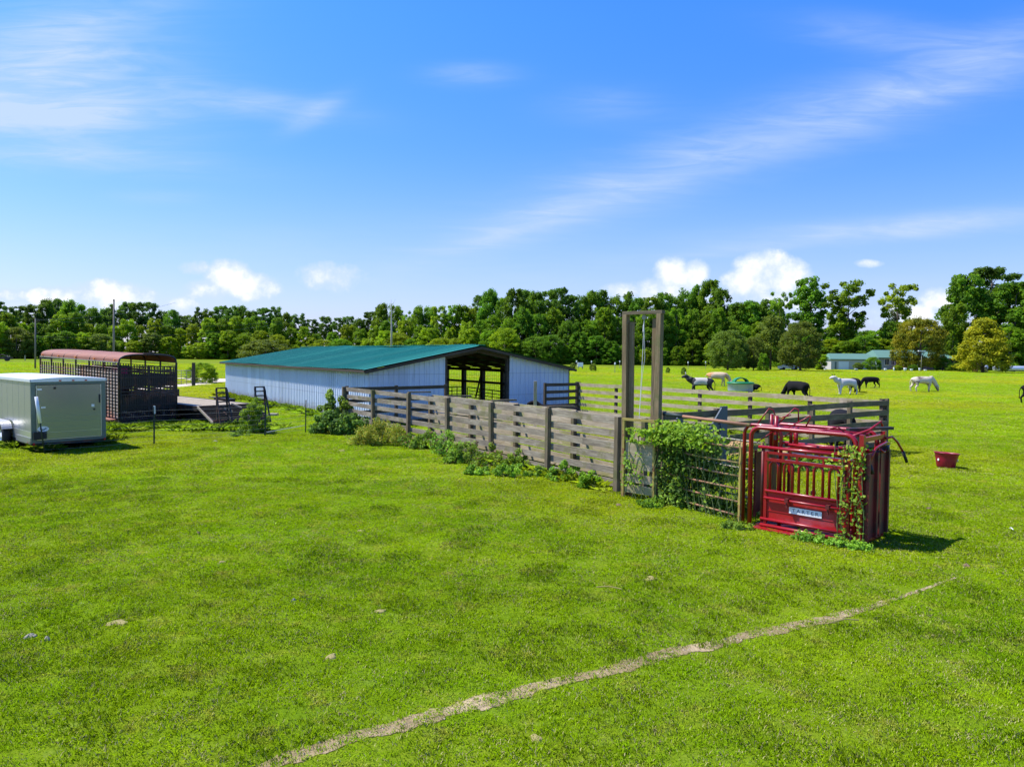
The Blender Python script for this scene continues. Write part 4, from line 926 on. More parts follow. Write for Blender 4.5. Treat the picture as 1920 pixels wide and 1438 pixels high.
# ------------------------------------------------------------------ cattle
def cow_mesh(pose='graze', hump=0.0, fat=1.0, lie=False, turn=0.0):
    V = []; E = []; Rr = []
    def add(p, r, par=None):
        V.append(p); Rr.append(r if isinstance(r, tuple) else (r, r)); i = len(V)-1
        if par is not None: E.append((par, i))
        return i
    f = fat; k = -.55 if lie else 0
    pel = add((-.55, 0, 1.10+k), (.30*f, .31*f)); rump = add((-.88, 0, 1.12+k), (.21*f, .24*f), pel)
    loin = add((-.2, 0, 1.07+k), (.34*f, .35*f), pel); mid = add((.15, 0, 1.04+k), (.36*f, .37*f), loin); ch = add((.48, 0, 1.06+k), (.31*f, .36*f), mid)
    sh = add((.74, 0, 1.14+k), (.22*f, .27*f), ch)
    if pose == 'graze':
        n1 = add((.95, turn*.15, .95), (.16, .23), sh); n2 = add((1.10, turn*.3, .70), (.13, .17), n1); po = add((1.22, turn*.42, .47), (.135, .15), n2); mz0 = add((1.30, turn*.5, .26), (.10, .11), po); mz = add((1.36, turn*.55, .10), (.085, .08), mz0)
        hd = Vector((1.28, turn*.4, .50))
    else:
        n1 = add((.93, turn*.12, 1.25+k), (.17, .24), sh); n2 = add((1.04, turn*.3, 1.40+k), (.14, .18), n1); po = add((1.17, turn*.45, 1.50+k), (.14, .14), n2); mz0 = add((1.34, turn*.6, 1.42+k), (.10, .11), po); mz = add((1.48, turn*.75, 1.34+k), (.08, .08), mz0)
        hd = Vector((1.15, turn*.42, 1.54+k))
    if not lie:
        for s in (-1, 1):
            st = .10*s
            a = add((.52+st*.3, s*.20, .78), .135, ch); b = add((.54+st, s*.20, .46), .068, a); c = add((.52+st*1.2, s*.20, .14), .05, b); add((.56+st*1.2, s*.2, .03), .06, c)
            a = add((-.70-st*.3, s*.22, .82), (.14, .17), pel); b = add((-.66-st, s*.22, .60), .11, a); c = add((-.86-st, s*.22, .42), .062, b); d = add((-.80-st*1.2, s*.22, .12), .05, c); add((-.75-st*1.2, s*.22, .03), .06, d)
    else:
        for s in (-1, 1):
            a = add((.6, s*.3, .25), .11, ch); add((.95, s*.3, .10), .06, a); a = add((-.5, s*.38, .28), .13, pel); add((-.1, s*.45, .10), .07, a)
    ta = add((-1.06, 0, 1.10+k), .035, rump); tb = add((-1.13, 0, .85+k), .028, ta); tc = add((-1.12, 0, .5+max(k, -.3)), .025, tb); add((-1.12, .01, .34+max(k, -.3)), .05, tc)
    if hump: hp = add((.66, 0, 1.40+k), (.12*hump, .14*hump), sh)
    for s in (-1, 1):
        a = add((hd.x-.02, hd.y+s*.17, hd.z), .045, po); add((hd.x-.05, hd.y+s*.29, hd.z-.04), (.05, .02), a)
    me = bpy.data.meshes.new('cow_skel'); me.from_pydata(V, E, []); o = bpy.data.objects.new('cow_skel', me); COL.objects.link(o)
    o.modifiers.new('s', 'SKIN'); sk = me.skin_vertices[0].data
    for i, r in enumerate(Rr): sk[i].radius = r
    sk[0].use_root = True
    sb = o.modifiers.new('b', 'SUBSURF'); sb.levels = 2; sb.render_levels = 2
    bpy.context.view_layer.update(); me2 = bpy.data.meshes.new_from_object(o.evaluated_get(bpy.context.evaluated_depsgraph_get()))
    bpy.data.objects.remove(o); me2.polygons.foreach_set('use_smooth', [True]*len(me2.polygons)); me2.name = 'body'
    return me2, hd
def spotted_mat():
    m = bpy.data.materials.new('black_and_cream_hide'); m.use_nodes = True; T = NT(m.node_tree); b = T.n['Principled BSDF']; tc = T.node('ShaderNodeTexCoord'); sp = T.node('ShaderNodeSeparateXYZ'); T.l.new(tc.outputs['Object'], sp.inputs[0])
    x = T.math('ADD', sp.outputs[0], T.math('MULTIPLY', T.math('SUBTRACT', T.noise(tc.outputs['Object'], 2.5, 3), .5), .6))
    band = T.math('MULTIPLY', T.maprange(x, -.52, -.45), T.maprange(x, .5, .43)); up = T.maprange(sp.outputs[2], .78, .86)
    T.l.new(T.mix(T.math('MULTIPLY', band, up), (.014, .012, .012), (.52, .46, .38)), b.inputs['Base Color']); b.inputs['Roughness'].default_value = .7; return m
M['cow_spot'] = spotted_mat()
def cow(label, px, py, heading, hide, pose='graze', hump=0.0, horns=0.0, sc=1.0, fat=1.0, lie=False, turn=0.0, Y=None, cat='cow', muzzle=None):
    q = G(px, py) if Y is None else atx(px, Y)
    t = thing('cow', label, cat, (q.x, q.y, 0), heading, 'cattle in the pasture and pens'); sc *= .96; t.scale = (sc, sc*1.12, sc)
    me, hd = cow_mesh(pose, hump, fat, lie, turn); me.materials.clear(); me.materials.append(hide); b = bpy.data.objects.new('body', me); COL.objects.link(b); b.parent = t
    if horns:
        for s in (-1, 1):
            m = MB(); h = hd+Vector((0, s*.06, .08)); m.tube([h, h+Vector((0, s*.13*horns, .08*horns)), h+Vector((.03, s*.16*horns, .22*horns))], [.03, .024, .008], 8); m.build('horn', M['black'] if 'dark raised' in label else M['horn'], t, True)
    return t
PI = math.pi
cow('black cow with a cream saddle and horns standing side-on with its head up', 1313, 740, PI-.15, M['cow_spot'], 'up', .6, .9, 1.02, .95, turn=-.3)
cow('tan cow with orange markings grazing behind the cream-saddled cow', 1345, 724.5, -.25, M['cow_tan'], 'graze', .0, .4, 1.08)
cow('black cow lying down right beside the round water tank', 1408, 733, PI*.9, M['cow_black'], 'up', lie=True, sc=.8)
cow('black cow grazing between the water tank and the white cow', 1494, 750, PI*.66, M['cow_black'], 'graze', .5, sc=.98, fat=1.1)
cow('white cow with dark raised ears standing alert in the pasture', 1585, 740, PI*1.08, M['cow_white'], 'up', .5, .7, 1.0, .95, turn=-.2)
cow('black cow standing directly behind the white cow', 1602, 736, PI*.45, M['cow_black'], 'graze', sc=.95)
cow('small black calf grazing right of the white cow', 1632, 728, PI*1.02, M['cow_black'], 'graze', sc=.86)
cow('cream and dark brindle humped cow grazing alone on the right of the field', 1730, 735, -.02, M['cow_cream'], 'graze', 1.0, .5, 1.05, .98)
cow('black cow cut off by the right edge of the photo', 1946, 757, -.35, M['cow_black'], 'graze', sc=1.0, fat=1.1)
cow('black cow standing in the pen behind the shaded closing fence', 1576, 0, R_(72), M['cow_black'], 'graze', sc=.98, fat=1.15, Y=23.0)
cow('dark cow lying in the pen at the foot of the right gable wall', 1046, 0, PI*.93, M['cow_black'], 'up', lie=True, sc=1.0, Y=31.5, fat=1.1)

# ------------------------------------------------------------------ foliage machinery
def rnd_dirs(rs, n):
    v = rs.normal(size=(n, 3)); return v/np.linalg.norm(v, axis=1, keepdims=True)
def leaf_quads(rs, centers, normals, size, aspect=.7):
    n = len(centers); r = rnd_dirs(rs, n); t = np.cross(normals, r); t /= np.maximum(np.linalg.norm(t, axis=1, keepdims=True), 1e-6); b = np.cross(normals, t)
    s = (size*(rs.uniform(.6, 1.3, n)))[:, None]; a = t*s*.5; c = b*s*.5*aspect
    k = rs.uniform(.3, .7, n)[:, None]
    return np.stack([centers-a, centers-c*(1.0)+a*(k-.5), centers+a, centers+c-a*(k-.5)], axis=1)
def clump_leaves(rs, cs, rad, per, size, flat=.8, outward=.6, shell=.5):
    C_ = np.repeat(np.array(cs), per, axis=0); Rr = np.repeat(np.array(rad), per); n = len(C_); d = rnd_dirs(rs, n)
    rr = Rr*(shell+(1-shell)*rs.uniform(0, 1, n)**.5)*rs.uniform(.8, 1.1, n); pos = C_+d*rr[:, None]*np.array([1, 1, flat])
    nr = d*outward+rnd_dirs(rs, n)*(1-outward)+np.array([0, 0, .25]); nr /= np.linalg.norm(nr, axis=1, keepdims=True)
    return leaf_quads(rs, pos, nr, size)
def crown_clumps(kind, rs, H=20.0):
    cs, rad = [], []
    def env(n, f):
        k = 0
        while len(cs) < n and k < 5000:
            k += 1; c, r = f()
            if c is not None: cs.append(c); rad.append(r)
    if kind == 'broad':
        def f():
            z = rs.uniform(.22, .97); w = 5.0*math.sin(math.pi*min(1, (z-.08)/.95)**.75)**.7; a = rs.uniform(0, 6.28); r = w*math.sqrt(rs.uniform(.15, 1)); return (r*math.cos(a), r*math.sin(a), z*H-1.0), rs.uniform(.9, 1.9)
        env(105, f)
    elif kind == 'full':      # foliage right to the ground, as at a wood's edge
        def f():
            z = rs.uniform(.0, .96)**1.1; w = 4.9*(1-max(0, z-.35)**1.7*1.3)*(.9+.1*min(1, z*5)); a = rs.uniform(0, 6.28); r = w*math.sqrt(rs.uniform(.2, 1)); return (r*math.cos(a), r*math.sin(a), z*H-.6), rs.uniform(.7, 1.6)
        env(175, f)
    elif kind == 'pine':
        def f():
            z = rs.uniform(.50, .98); w = 4.0*(1-abs((z-.72)/.34)**2.2*.75); a = rs.uniform(0, 6.28); r = w*math.sqrt(rs.uniform(.1, 1)); return (r*math.cos(a), r*math.sin(a), z*H-.7), rs.uniform(.6, 1.5)
        env(85, f)
    elif kind == 'column':
        def f():
            z = rs.uniform(.05, .97); w = 2.9*(1-max(0, z-.6)**1.6*2.3)*(.6+.6*z); a = rs.uniform(0, 6.28); r = w*math.sqrt(rs.uniform(.1, 1)); return (r*math.cos(a), r*math.sin(a), z*H-.7), rs.uniform(.8, 1.5)
        env(95, f)
    elif kind == 'sparse':
        def f():
            z = rs.uniform(.28, .97); w = 4.6*(.35+.65*min(1, (z-.2)*1.6)); a = rs.uniform(0, 6.28); r = w*math.sqrt(rs.uniform(.05, 1)); return (r*math.cos(a), r*math.sin(a), z*H-.5), rs.uniform(.5, 1.3)
        env(75, f)
    elif kind == 'round':
        def f():
            z = rs.uniform(.12, .95); a = rs.uniform(0, 6.28); w = 7.3*math.sqrt(max(.02, 1-((z-.47)/.5)**2))*(1+.10*math.sin(3*a+z*5)+.07*math.sin(7*a+z*9+1)); r = w*math.sqrt(rs.uniform(.45 if z < .8 else .0, 1)); return (r*math.cos(a), r*math.sin(a), z*H-.8), rs.uniform(1.0, 1.9)
        env(230, f)
    elif kind == 'cone':
        def f():
            z = rs.uniform(.10, .98); w = 7.6*(1-z)**.55*(min(1, .55+z*2.2)); a = rs.uniform(0, 6.28); r = w*math.sqrt(rs.uniform(.45, 1)); return (r*math.cos(a), r*math.sin(a), z*H-.8), rs.uniform(1.0, 1.8)
        env(230, f)
    return cs, rad
PER = {'broad': 125, 'full': 110, 'pine': 120, 'column': 125, 'sparse': 110, 'round': 95, 'cone': 95}
def tree_meshes(kind, seed, H=20.0, leaf=.62):
    rs = np.random.RandomState(seed); cs, rad = crown_clumps(kind, rs, H)
    q = clump_leaves(rs, cs, rad, PER[kind], leaf if kind != 'pine' else .46, .8 if kind != 'pine' else .6, .5, .15)
    rnd = random.Random(seed); m = MB(); tr = .32 if kind in ('round', 'cone') else .24
    lean = rnd.uniform(-.5, .5); top = H*(.92 if kind == 'pine' else .82)
    m.tube([(0, 0, -.2), (lean*.2, 0, H*.3), (lean*.6, .1, H*.6), (lean, 0, top)], [tr*1.4, tr, tr*.6, .05], 8)
    pick = rnd.sample(range(len(cs)), min(16, len(cs)))
    for i in pick:
        c = Vector(cs[i]); z0 = max(1.5, c.z-math.hypot(c.x, c.y)*.9); f = z0/top; s = Vector((lean*f*f, 0, z0)); m.tube([s, s.lerp(c, .5)+Vector((0, 0, .3)), c], [tr*.38, tr*.22, .04], 5)
    return q, m
TREELIB = {}
def tree_lib(kind, var, matname, leafsize=.62):
    key = (kind, var)
    if key in TREELIB: return TREELIB[key]
    q, m = tree_meshes(kind, var*17+sum(map(ord, kind)), leaf=.52)
    cm = npmesh('crown', q, 4, M[matname], link=False); tr = m.build('trunk', M['bark'], None, True); tm = tr.data; bpy.data.objects.remove(tr)
    TREELIB[key] = (cm, tm); return TREELIB[key]
M['leaf_dark'] = leaf_mat('dark_green_foliage', (.10, .205, .014), (.175, .32, .02), .5)
M['leaf_pine'] = leaf_mat('pine_foliage', (.085, .17, .02), (.145, .26, .028), .5)
M['leaf_mid'] = leaf_mat('mid_green_foliage', (.135, .25, .012), (.22, .36, .016), .5)
M['leaf_light'] = leaf_mat('yellow_green_foliage', (.22, .34, .010), (.34, .45, .014), .45)
M['leaf_olive'] = leaf_mat('olive_foliage', (.14, .205, .028), (.21, .275, .034), .45)
M['leaf_gold'] = leaf_mat('golden_foliage', (.34, .38, .015), (.48, .47, .02), .4)
M['leaf_bronze'] = leaf_mat('bronze_green_foliage', (.23, .28, .018), (.36, .33, .022), .4)
def tree(label, x, y, h, kind, var, matname, width=1.0, group=None, rot=None, cat='tree', name='tree', leafsize=.62):
    cm, tm = tree_lib(kind, var, matname, leafsize); s = h/20.0
    t = thing(name, label, cat, (x, y, 0), random.uniform(0, 6.28) if rot is None else rot, group); t.scale = (s*width, s*width, s)
    for nm, me in (('crown', cm), ('trunk', tm)):
        o = bpy.data.objects.new(nm, me); COL.objects.link(o); o.parent = t
        if nm == 'crown': o.material_slots[0].link = 'OBJECT'; o.material_slots[0].material = M[matname]
    return t

# ------------------------------------------------------------------ the woods
def interp(tab, x):
    for (a, ya), (b, yb) in zip(tab, tab[1:]):
        if a <= x <= b: return ya+(yb-ya)*(x-a)/(b-a)
    return tab[0][1] if x < tab[0][0] else tab[-1][1]
SKYL = [(-140, 566), (0, 560), (45, 575), (90, 560), (130, 559), (160, 572), (185, 563), (250, 568), (300, 568), (340, 584), (380, 577), (425, 565), (480, 570), (510, 566), (540, 578), (580, 592), (615, 588), (650, 588), (685, 592), (715, 566), (745, 572), (790, 574), (825, 570), (860, 576), (895, 555), (918, 536), (950, 548), (978, 532), (1010, 538), (1045, 536), (1075, 550), (1105, 548), (1140, 533), (1175, 548), (1210, 543), (1245, 540), (1285, 540), (1335, 520), (1375, 566), (1410, 556), (1450, 560)]
DEP = [(-140, 250), (0, 255), (300, 290), (600, 290), (800, 262), (950, 240), (1450, 225)]
ORD = ['first', 'second', 'third', 'fourth', 'fifth', 'sixth', 'seventh', 'eighth', 'ninth', 'tenth', 'eleventh', 'twelfth', 'thirteenth', 'fourteenth', 'fifteenth', 'sixteenth', 'seventeenth', 'eighteenth', 'nineteenth', 'twentieth']
SEG = [(-999, 66, 'left of the shorter pole'), (66, 213, 'between the two poles'), (213, 424, 'right of the taller pole'), (424, 640, 'above the left barn roof'), (640, 900, 'above the right barn roof'), (900, 1172, 'left of the wooden gateway'), (1172, 1340, 'right of the wooden gateway'), (1340, 9999, 'behind the olive trees')]
plan = []
rr = random.Random(21)
def tp(px, row, kind, mt, var, ytop, d, width, lf=.62): plan.append(dict(px=px, row=row, kind=kind, mt=mt, var=var, ytop=ytop, d=d, width=width, lf=lf))
px = -130
while px < 1470:      # back row: tall
    d = interp(DEP, px)+rr.uniform(-4, 12)
    if px < 360: kd = rr.choice(['pine', 'broad', 'pine']); mt = rr.choice(['leaf_pine', 'leaf_dark', 'leaf_mid']) if kd == 'broad' else 'leaf_pine'
    elif px < 700: kd = rr.choice(['pine', 'pine', 'broad']); mt = 'leaf_pine' if kd == 'pine' else rr.choice(['leaf_dark', 'leaf_mid'])
    elif px < 890: kd = rr.choice(['broad', 'sparse', 'broad']); mt = rr.choice(['leaf_mid', 'leaf_light', 'leaf_mid'])
    elif px < 1080: kd = rr.choice(['pine', 'broad', 'full']); mt = 'leaf_pine' if kd == 'pine' else 'leaf_dark'
    else: kd = rr.choice(['full', 'column', 'full']); mt = rr.choice(['leaf_dark', 'leaf_dark', 'leaf_mid'])
    tp(px, 'back', kd, mt, rr.randint(0, 3), interp(SKYL, px)+rr.uniform(-3, 12), d, rr.uniform(.85, 1.1)); px += rr.uniform(17, 25)
px = -120
while px < 1460:      # middle row
    d = interp(DEP, px)-rr.uniform(7, 12); top = interp(SKYL, px)
    base = 662+15; yt = top+(base-top)*rr.uniform(.18, .42)
    if 60 < px < 130 or 890 < px < 1180: kd, mt = 'full', rr.choice(['leaf_dark', 'leaf_mid', 'leaf_dark'])
    elif px > 1180: kd, mt = 'full', rr.choice(['leaf_mid', 'leaf_dark', 'leaf_mid'])
    else: kd, mt = 'full', rr.choice(['leaf_light', 'leaf_mid', 'leaf_mid', 'leaf_light'])
    if 110 < px < 210 and rr.random() < .4: mt = 'leaf_light'
    tp(px, 'middle', kd, mt, rr.randint(0, 3), yt, d, rr.uniform(.85, 1.2)); px += rr.uniform(22, 32)
px = -110
while px < 1440:      # front row, low
    d = interp(DEP, px)-rr.uniform(15, 20); top = interp(SKYL, px); base = 677
    if px < 60: f, mts = (.35, .6), ['leaf_light', 'leaf_light', 'leaf_olive']
    elif px < 140: f, mts = (.5, .75), ['leaf_dark', 'leaf_mid']
    elif px < 440: f, mts = (.45, .7), ['leaf_mid', 'leaf_light', 'leaf_olive', 'leaf_light']
    elif px < 700: f, mts = (.45, .7), ['leaf_light', 'leaf_mid', 'leaf_light']
    elif px < 960: f, mts = (.35, .6), ['leaf_light', 'leaf_light', 'leaf_mid']
    elif px < 1180: f, mts = (.55, .8), ['leaf_dark', 'leaf_mid', 'leaf_dark']
    else: f, mts = (.70, .84), ['leaf_mid', 'leaf_light']
    tp(px, 'front', rr.choice(['full', 'full', 'round']) if px < 1180 else 'full', rr.choice(mts), rr.randint(0, 3), top+(base-top)*rr.uniform(*f), d, rr.uniform(1.0, 1.5)); px += rr.uniform(24, 36)
KD = {'pine': 'dark pine', 'broad': 'broad tree', 'full': 'leafy tree', 'column': 'narrow tree', 'sparse': 'thin tree', 'round': 'rounded bushy tree'}
MD = {'leaf_dark': 'dark green', 'leaf_pine': 'deep green', 'leaf_mid': 'mid green', 'leaf_light': 'yellow-green', 'leaf_olive': 'olive green'}
RD = {'back': 'back row', 'middle': 'middle row', 'front': 'front row'}
cnt = {}
for e in sorted(plan, key=lambda e: e['px']):
    seg = [s for s in SEG if s[0] <= e['px'] < s[1]][0][2]; desc = MD[e['mt']]+' '+KD[e['kind']]; key = (desc, e['row'], seg); k = cnt.get(key, 0); cnt[key] = k+1; e['seg'] = seg; e['desc'] = desc; e['k'] = k; e['key'] = key
for e in plan:
    tot = cnt[e['key']]; pre = '' if tot == 1 else ORD[e['k']]+' '; post = '' if tot == 1 else ' from left'
    q = P(e['px'], e['ytop'], e['d']); h = max(3.0, q.z*1.03)
    w = e['width']*(20.0/h)**.35 if e['row'] != 'front' else e['width']*(20/h)**.5
    tree(f"{pre}{e['desc']}{post} in {RD[e['row']]}, {e['seg']}", q.x, e['d'], h, e['kind'], e['var'], e['mt'], w*.82, 'trees of the woods behind the pasture')

def mk(px, ybase, ytop, d, kind, var, mt, wpx, label, lf=.5, name='tree'):
    q = P(px, ytop, d); h = q.z; nomw = {'round': 16.5, 'cone': 15.5, 'broad': 11.5, 'full': 10.5, 'column': 7, 'sparse': 10, 'pine': 9}[kind]
    wid = wpx*d/FPX; return tree(label, q.x, d, h, kind, var, mt, wid/(nomw*h/20.0), leafsize=lf, name=name)
# right hand single trees
mk(1366, 697, 614, 150, 'round', 0, 'leaf_olive', 80, 'small round dark olive tree with a clear short trunk, leftmost in the field')
mk(1414, 697, 628, 152, 'round', 1, 'leaf_olive', 44, 'small dark shrubby tree right of the leftmost round field tree')
mk(1447, 690, 585, 160, 'broad', 4, 'leaf_olive', 72, 'taller olive-green tree behind the small round field trees')
mk(1503, 697, 598, 150, 'round', 2, 'leaf_olive', 82, 'broad olive-green field tree left of the low white shed')
mk(1432, 697, 660, 146, 'full', 5, 'leaf_mid', 22, 'small bright bush standing below the olive field trees', name='bush')
mk(1727, 697, 590, 169, 'round', 3, 'leaf_bronze', 100, 'bronze-yellow tree standing in front of the house')
mk(1846, 697, 594, 150, 'cone', 0, 'leaf_gold', 112, 'golden yellow-green rounded tree right of the house')
mk(1521, 697, 510, 215, 'column', 1, 'leaf_dark', 64, 'tall dense dark tree standing above the field trees left of the shed')
mk(1463, 697, 540, 220, 'sparse', 1, 'leaf_mid', 50, 'thin airy tree left of the tall dense dark tree')
mk(1592, 697, 522, 205, 'sparse', 2, 'leaf_mid', 96, 'tall open-crowned tree with sky showing through, above the shed')
mk(1577, 697, 590, 208, 'broad', 2, 'leaf_dark', 74, 'dark tree below the open crown above the shed')
mk(1684, 697, 527, 200, 'sparse', 3, 'leaf_light', 74, 'tall light green open tree standing alone against the cloud')
mk(1672, 697, 600, 198, 'column', 2, 'leaf_dark', 34, 'ivy-dark narrow trunk growth below the light open tree')
mk(1812, 700, 505, 190, 'full', 3, 'leaf_dark', 96, 'large dark tree forming the left side of the big clump at right')
mk(1862, 700, 494, 196, 'pine', 2, 'leaf_pine', 110, 'tallest dark flat-topped tree in the big clump at right')
mk(1905, 700, 520, 185, 'full', 1, 'leaf_dark', 110, 'large dark tree at the right edge of the photo')
mk(1960, 700, 515, 188, 'broad', 1, 'leaf_mid', 120, 'green tree just reaching in from the right edge')
mk(1790, 700, 560, 182, 'full', 2, 'leaf_mid', 60, 'mid green tree left below the big dark clump')
mk(1895, 700, 610, 178, 'full', 3, 'leaf_mid', 70, 'mid green tree behind the golden tree at the right')
mk(1410, 690, 560, 224, 'column', 3, 'leaf_dark', 44, 'narrow dark tree between the woods and the olive field trees')
mk(1385, 690, 563, 226, 'column', 0, 'leaf_dark', 44, 'second narrow dark tree at the right end of the woods')
# understorey behind the houses
row = [(1480, 640), (1530, 655), (1560, 640), (1590, 645), (1620, 634), (1650, 640), (1690, 645), (1712, 650), (1760, 640), (1785, 650), (1822, 655), (1870, 655), (1915, 650), (1950, 640)]
for i, (px, yt) in enumerate(row):
    mt = ['leaf_mid', 'leaf_dark', 'leaf_light'][i % 3] if px < 1760 else 'leaf_dark'
    mk(px, 697, yt-8, 192+(i % 3)*3, 'full', i % 4, mt, 64, f"{ORD[i]} {MD[mt]} shrubby tree from the left in the row behind the shed", .6)
row2 = [(1470, 618), (1500, 600), (1545, 612), (1610, 616), (1645, 616), (1700, 612), (1745, 618), (1775, 610), (1650, 626)]
for i, (px, yt) in enumerate(row2):
    mk(px, 697, yt, 228+(i % 2)*4, 'full', (i+1) % 4, 'leaf_dark' if i % 2 else 'leaf_mid', 70, f"{ORD[i]} {'dark' if i % 2 else 'mid green'} tree in the rearmost low row above the shed", .6)
# dead snag
q = atx(733, 235); top = P(733, 562, 235); t = thing('dead_tree', 'bare pale dead trunk standing before the woods above the barn roof', 'dead tree', q)
m = MB(); m.tube([(0, 0, 0), (.2, 0, top.z*.5), (0, 0, top.z)], [.4, .28, .05], 8); m.build('trunk', M['bark_pale'], t, True)
for k in range(7):
    m = MB(); z = top.z*(.55+.06*k); s = (-1)**k; m.tube([(0.1, 0, z), (s*.9, .2, z+.9), (s*1.4, .3, z+2.0)], [.08, .05, .02], 5); m.build('branch', M['bark_pale'], t)

# ------------------------------------------------------------------ house, shed, yard
def hbox(t, name, mat_, x0, x1, y0, y1, z0, z1):
    m = MB(); m.box(x0, x1, y0, y1, z0, z1); return m.build(name, mat_, t)
def window(t, x0, x1, z0, z1, y=-.03):
    w = hbox(t, 'window', M['white'], x0-.1, x1+.1, y-.05, y-.002, z0-.1, z1+.1); hbox(w, 'pane', M['glass'], x0, (x0+x1)/2-.04, y-.07, y-.052, z0, z1); hbox(w, 'pane', M['glass'], (x0+x1)/2+.04, x1, y-.07, y-.052, z0, z1)
def gable_roof(t, mat_, x0, x1, y0, y1, ze, zr, oh=.4):
    m = MB(); ym = (y0+y1)/2
    m.quad((x0-oh, y0-oh, ze), (x1+oh, y0-oh, ze), (x1+oh-.9, ym, zr), (x0-oh+.9, ym, zr)); m.quad((x0-oh, y1+oh, ze), (x1+oh, y1+oh, ze), (x1+oh-.9, ym, zr), (x0-oh+.9, ym, zr))
    m.tri((x0-oh, y0-oh, ze), (x0-oh, y1+oh, ze), (x0-oh+.9, ym, zr)); m.tri((x1+oh, y0-oh, ze), (x1+oh, y1+oh, ze), (x1+oh-.9, ym, zr)); m.box(x0-oh, x1+oh, y0-oh-.02, y1+oh, ze-.18, ze-.01); return m.build('roof', mat_, t)
D1 = 172.0; s_ = D1/FPX
def X(px, d=D1): return atx(px, d).x
shed = thing('shed', 'low beige shed with a green roof and a white garage door', 'shed', (X(1558), D1, 0)); xw = X(1640)-X(1558)
hbox(shed, 'wall', M['siding'], 0, xw, 0, 6, 0, 2.5); gable_roof(shed, M['far_green_roof'], 0, xw, 0, 6, 2.55, 3.9, .3)
gd = hbox(shed, 'garage_door', M['white'], X(1572)-X(1558), X(1591)-X(1558), -.06, -.002, 0, 1.95); hbox(shed, 'side_door', M['alu_dark'], X(1565)-X(1558), X(1568)-X(1558), -.05, -.002, 0, 1.9)
DH = 178.0; hx = X(1648, DH); house = thing('house', 'long low house with a green roof, white windows and a red-brown porch', 'house', (hx, DH, 0)); hw = X(1784, DH)-hx
hbox(house, 'wall', M['siding_blue'], 0, 4.2, 0, 9, 0, 3.0); hbox(house, 'wall', M['brick'], 4.2, hw, .6, 9, 0, 3.0); gable_roof(house, M['far_green_roof'], 0, hw, 0, 9, 3.0, 4.9, .4)
window(house, 1.4, 2.4, 1.2, 2.6); window(house, 3.0, 3.7, 1.2, 2.6); window(house, 6.0, 6.9, 1.2, 2.4, .57); window(house, 10, 11, 1.2, 2.4, .57); window(house, 13.5, 14.5, 1.2, 2.4, .57)
dk = hbox(house, 'porch_deck', M['deckred'], 3.2, 9.0, -3, -.01, .5, .7)
m = MB()
for k in range(16): x = 3.3+k*.38; m.box(x, x+.06, -3, -2.94, .7, 1.6)
m.box(3.2, 9, -3.02, -2.93, 1.6, 1.7); m.beam((1.2, -2.95, .1), (3.4, -2.95, 1.1), .1, .2); m.build('railing', M['deckred'], dk)
hbox(house, 'door', M['white'], 8.0, 8.9, .5, .598, .7, 2.7)
# yard things
def shrub(label, px, py_top, d, wpx, mt, cat='shrub', kind='full', var=0): return mk(px, 697, py_top, d, kind, var, mt, wpx, label, .35, 'shrub')
shrub('rounded dark shrub between the shed and the house', 1637, 668, 165, 34, 'leaf_mid', kind='round', var=4)
shrub('spiky pale shrub at the right end of the shed', 1609, 679, 166, 20, 'leaf_olive', kind='round', var=5)
shrub('dark shrub at the right front corner of the house', 1768, 670, 166, 34, 'leaf_dark', kind='round', var=4)
shrub('small shrub in front of the house porch', 1713, 683, 162, 20, 'leaf_dark', kind='round', var=5)
shrub('low flowering shrub left in front of the porch', 1683, 684, 162, 18, 'leaf_light', kind='round', var=4)
shrub('dark hedge shrub below the golden tree', 1800, 680, 160, 44, 'leaf_dark', kind='round', var=5)
shrub('thin yellow-green sapling left of the shed', 1540, 660, 164, 26, 'leaf_light', kind='column', var=4)
yard = [(1660, 'white jug-shaped planter at the left foot of the porch', 'white', .9, .7), (1676, 'white pillar planter before the porch', 'white', .5, 1.0), (1697, 'white box at the middle of the porch front', 'white', 1.0, .9), (1709, 'white garden ornament right of the white box', 'white', .9, .6), (1724, 'white stone block below the yard lamp', 'white', .6, .9), (1605, 'blue tub beside the shed', 'tank_grey', 1.1, .6), (1547, 'small white planter left of the shed', 'white', .8, .5), (1735, 'white rounded stone right of the yard lamp', 'white', 1.0, .5)]
for px, lb, mt, w, h in yard:
    q = atx(px, 160); m = MB(); m.lathe([(w*.2, 0), (w*.3, h*.3), (w*.36, h*.7), (w*.36, h*.8), (0, h*.8)], (0, 0, 0), 12); o = m.build('planter' if 'planter' in lb else ('tub' if 'tub' in lb else 'ornament'), M[mt], None, True); o.location = q; tag(o, lb, 'planter' if 'planter' in lb else 'ornament')
q = atx(1727, 155); t = thing('yard_lamp', 'grey yard lamp post with a flat white head before the house', 'lamp', q); hz = P(1727, 659, 155).z
m = MB(); m.tube([(0, 0, 0), (0, 0, hz)], [.09, .06], 8); m.build('pole', M['pipe_grey'], t, True); m = MB(); m.box(-.75, .75, -.2, .2, hz, hz+.22); m.build('lamp_head', M['white'], t)
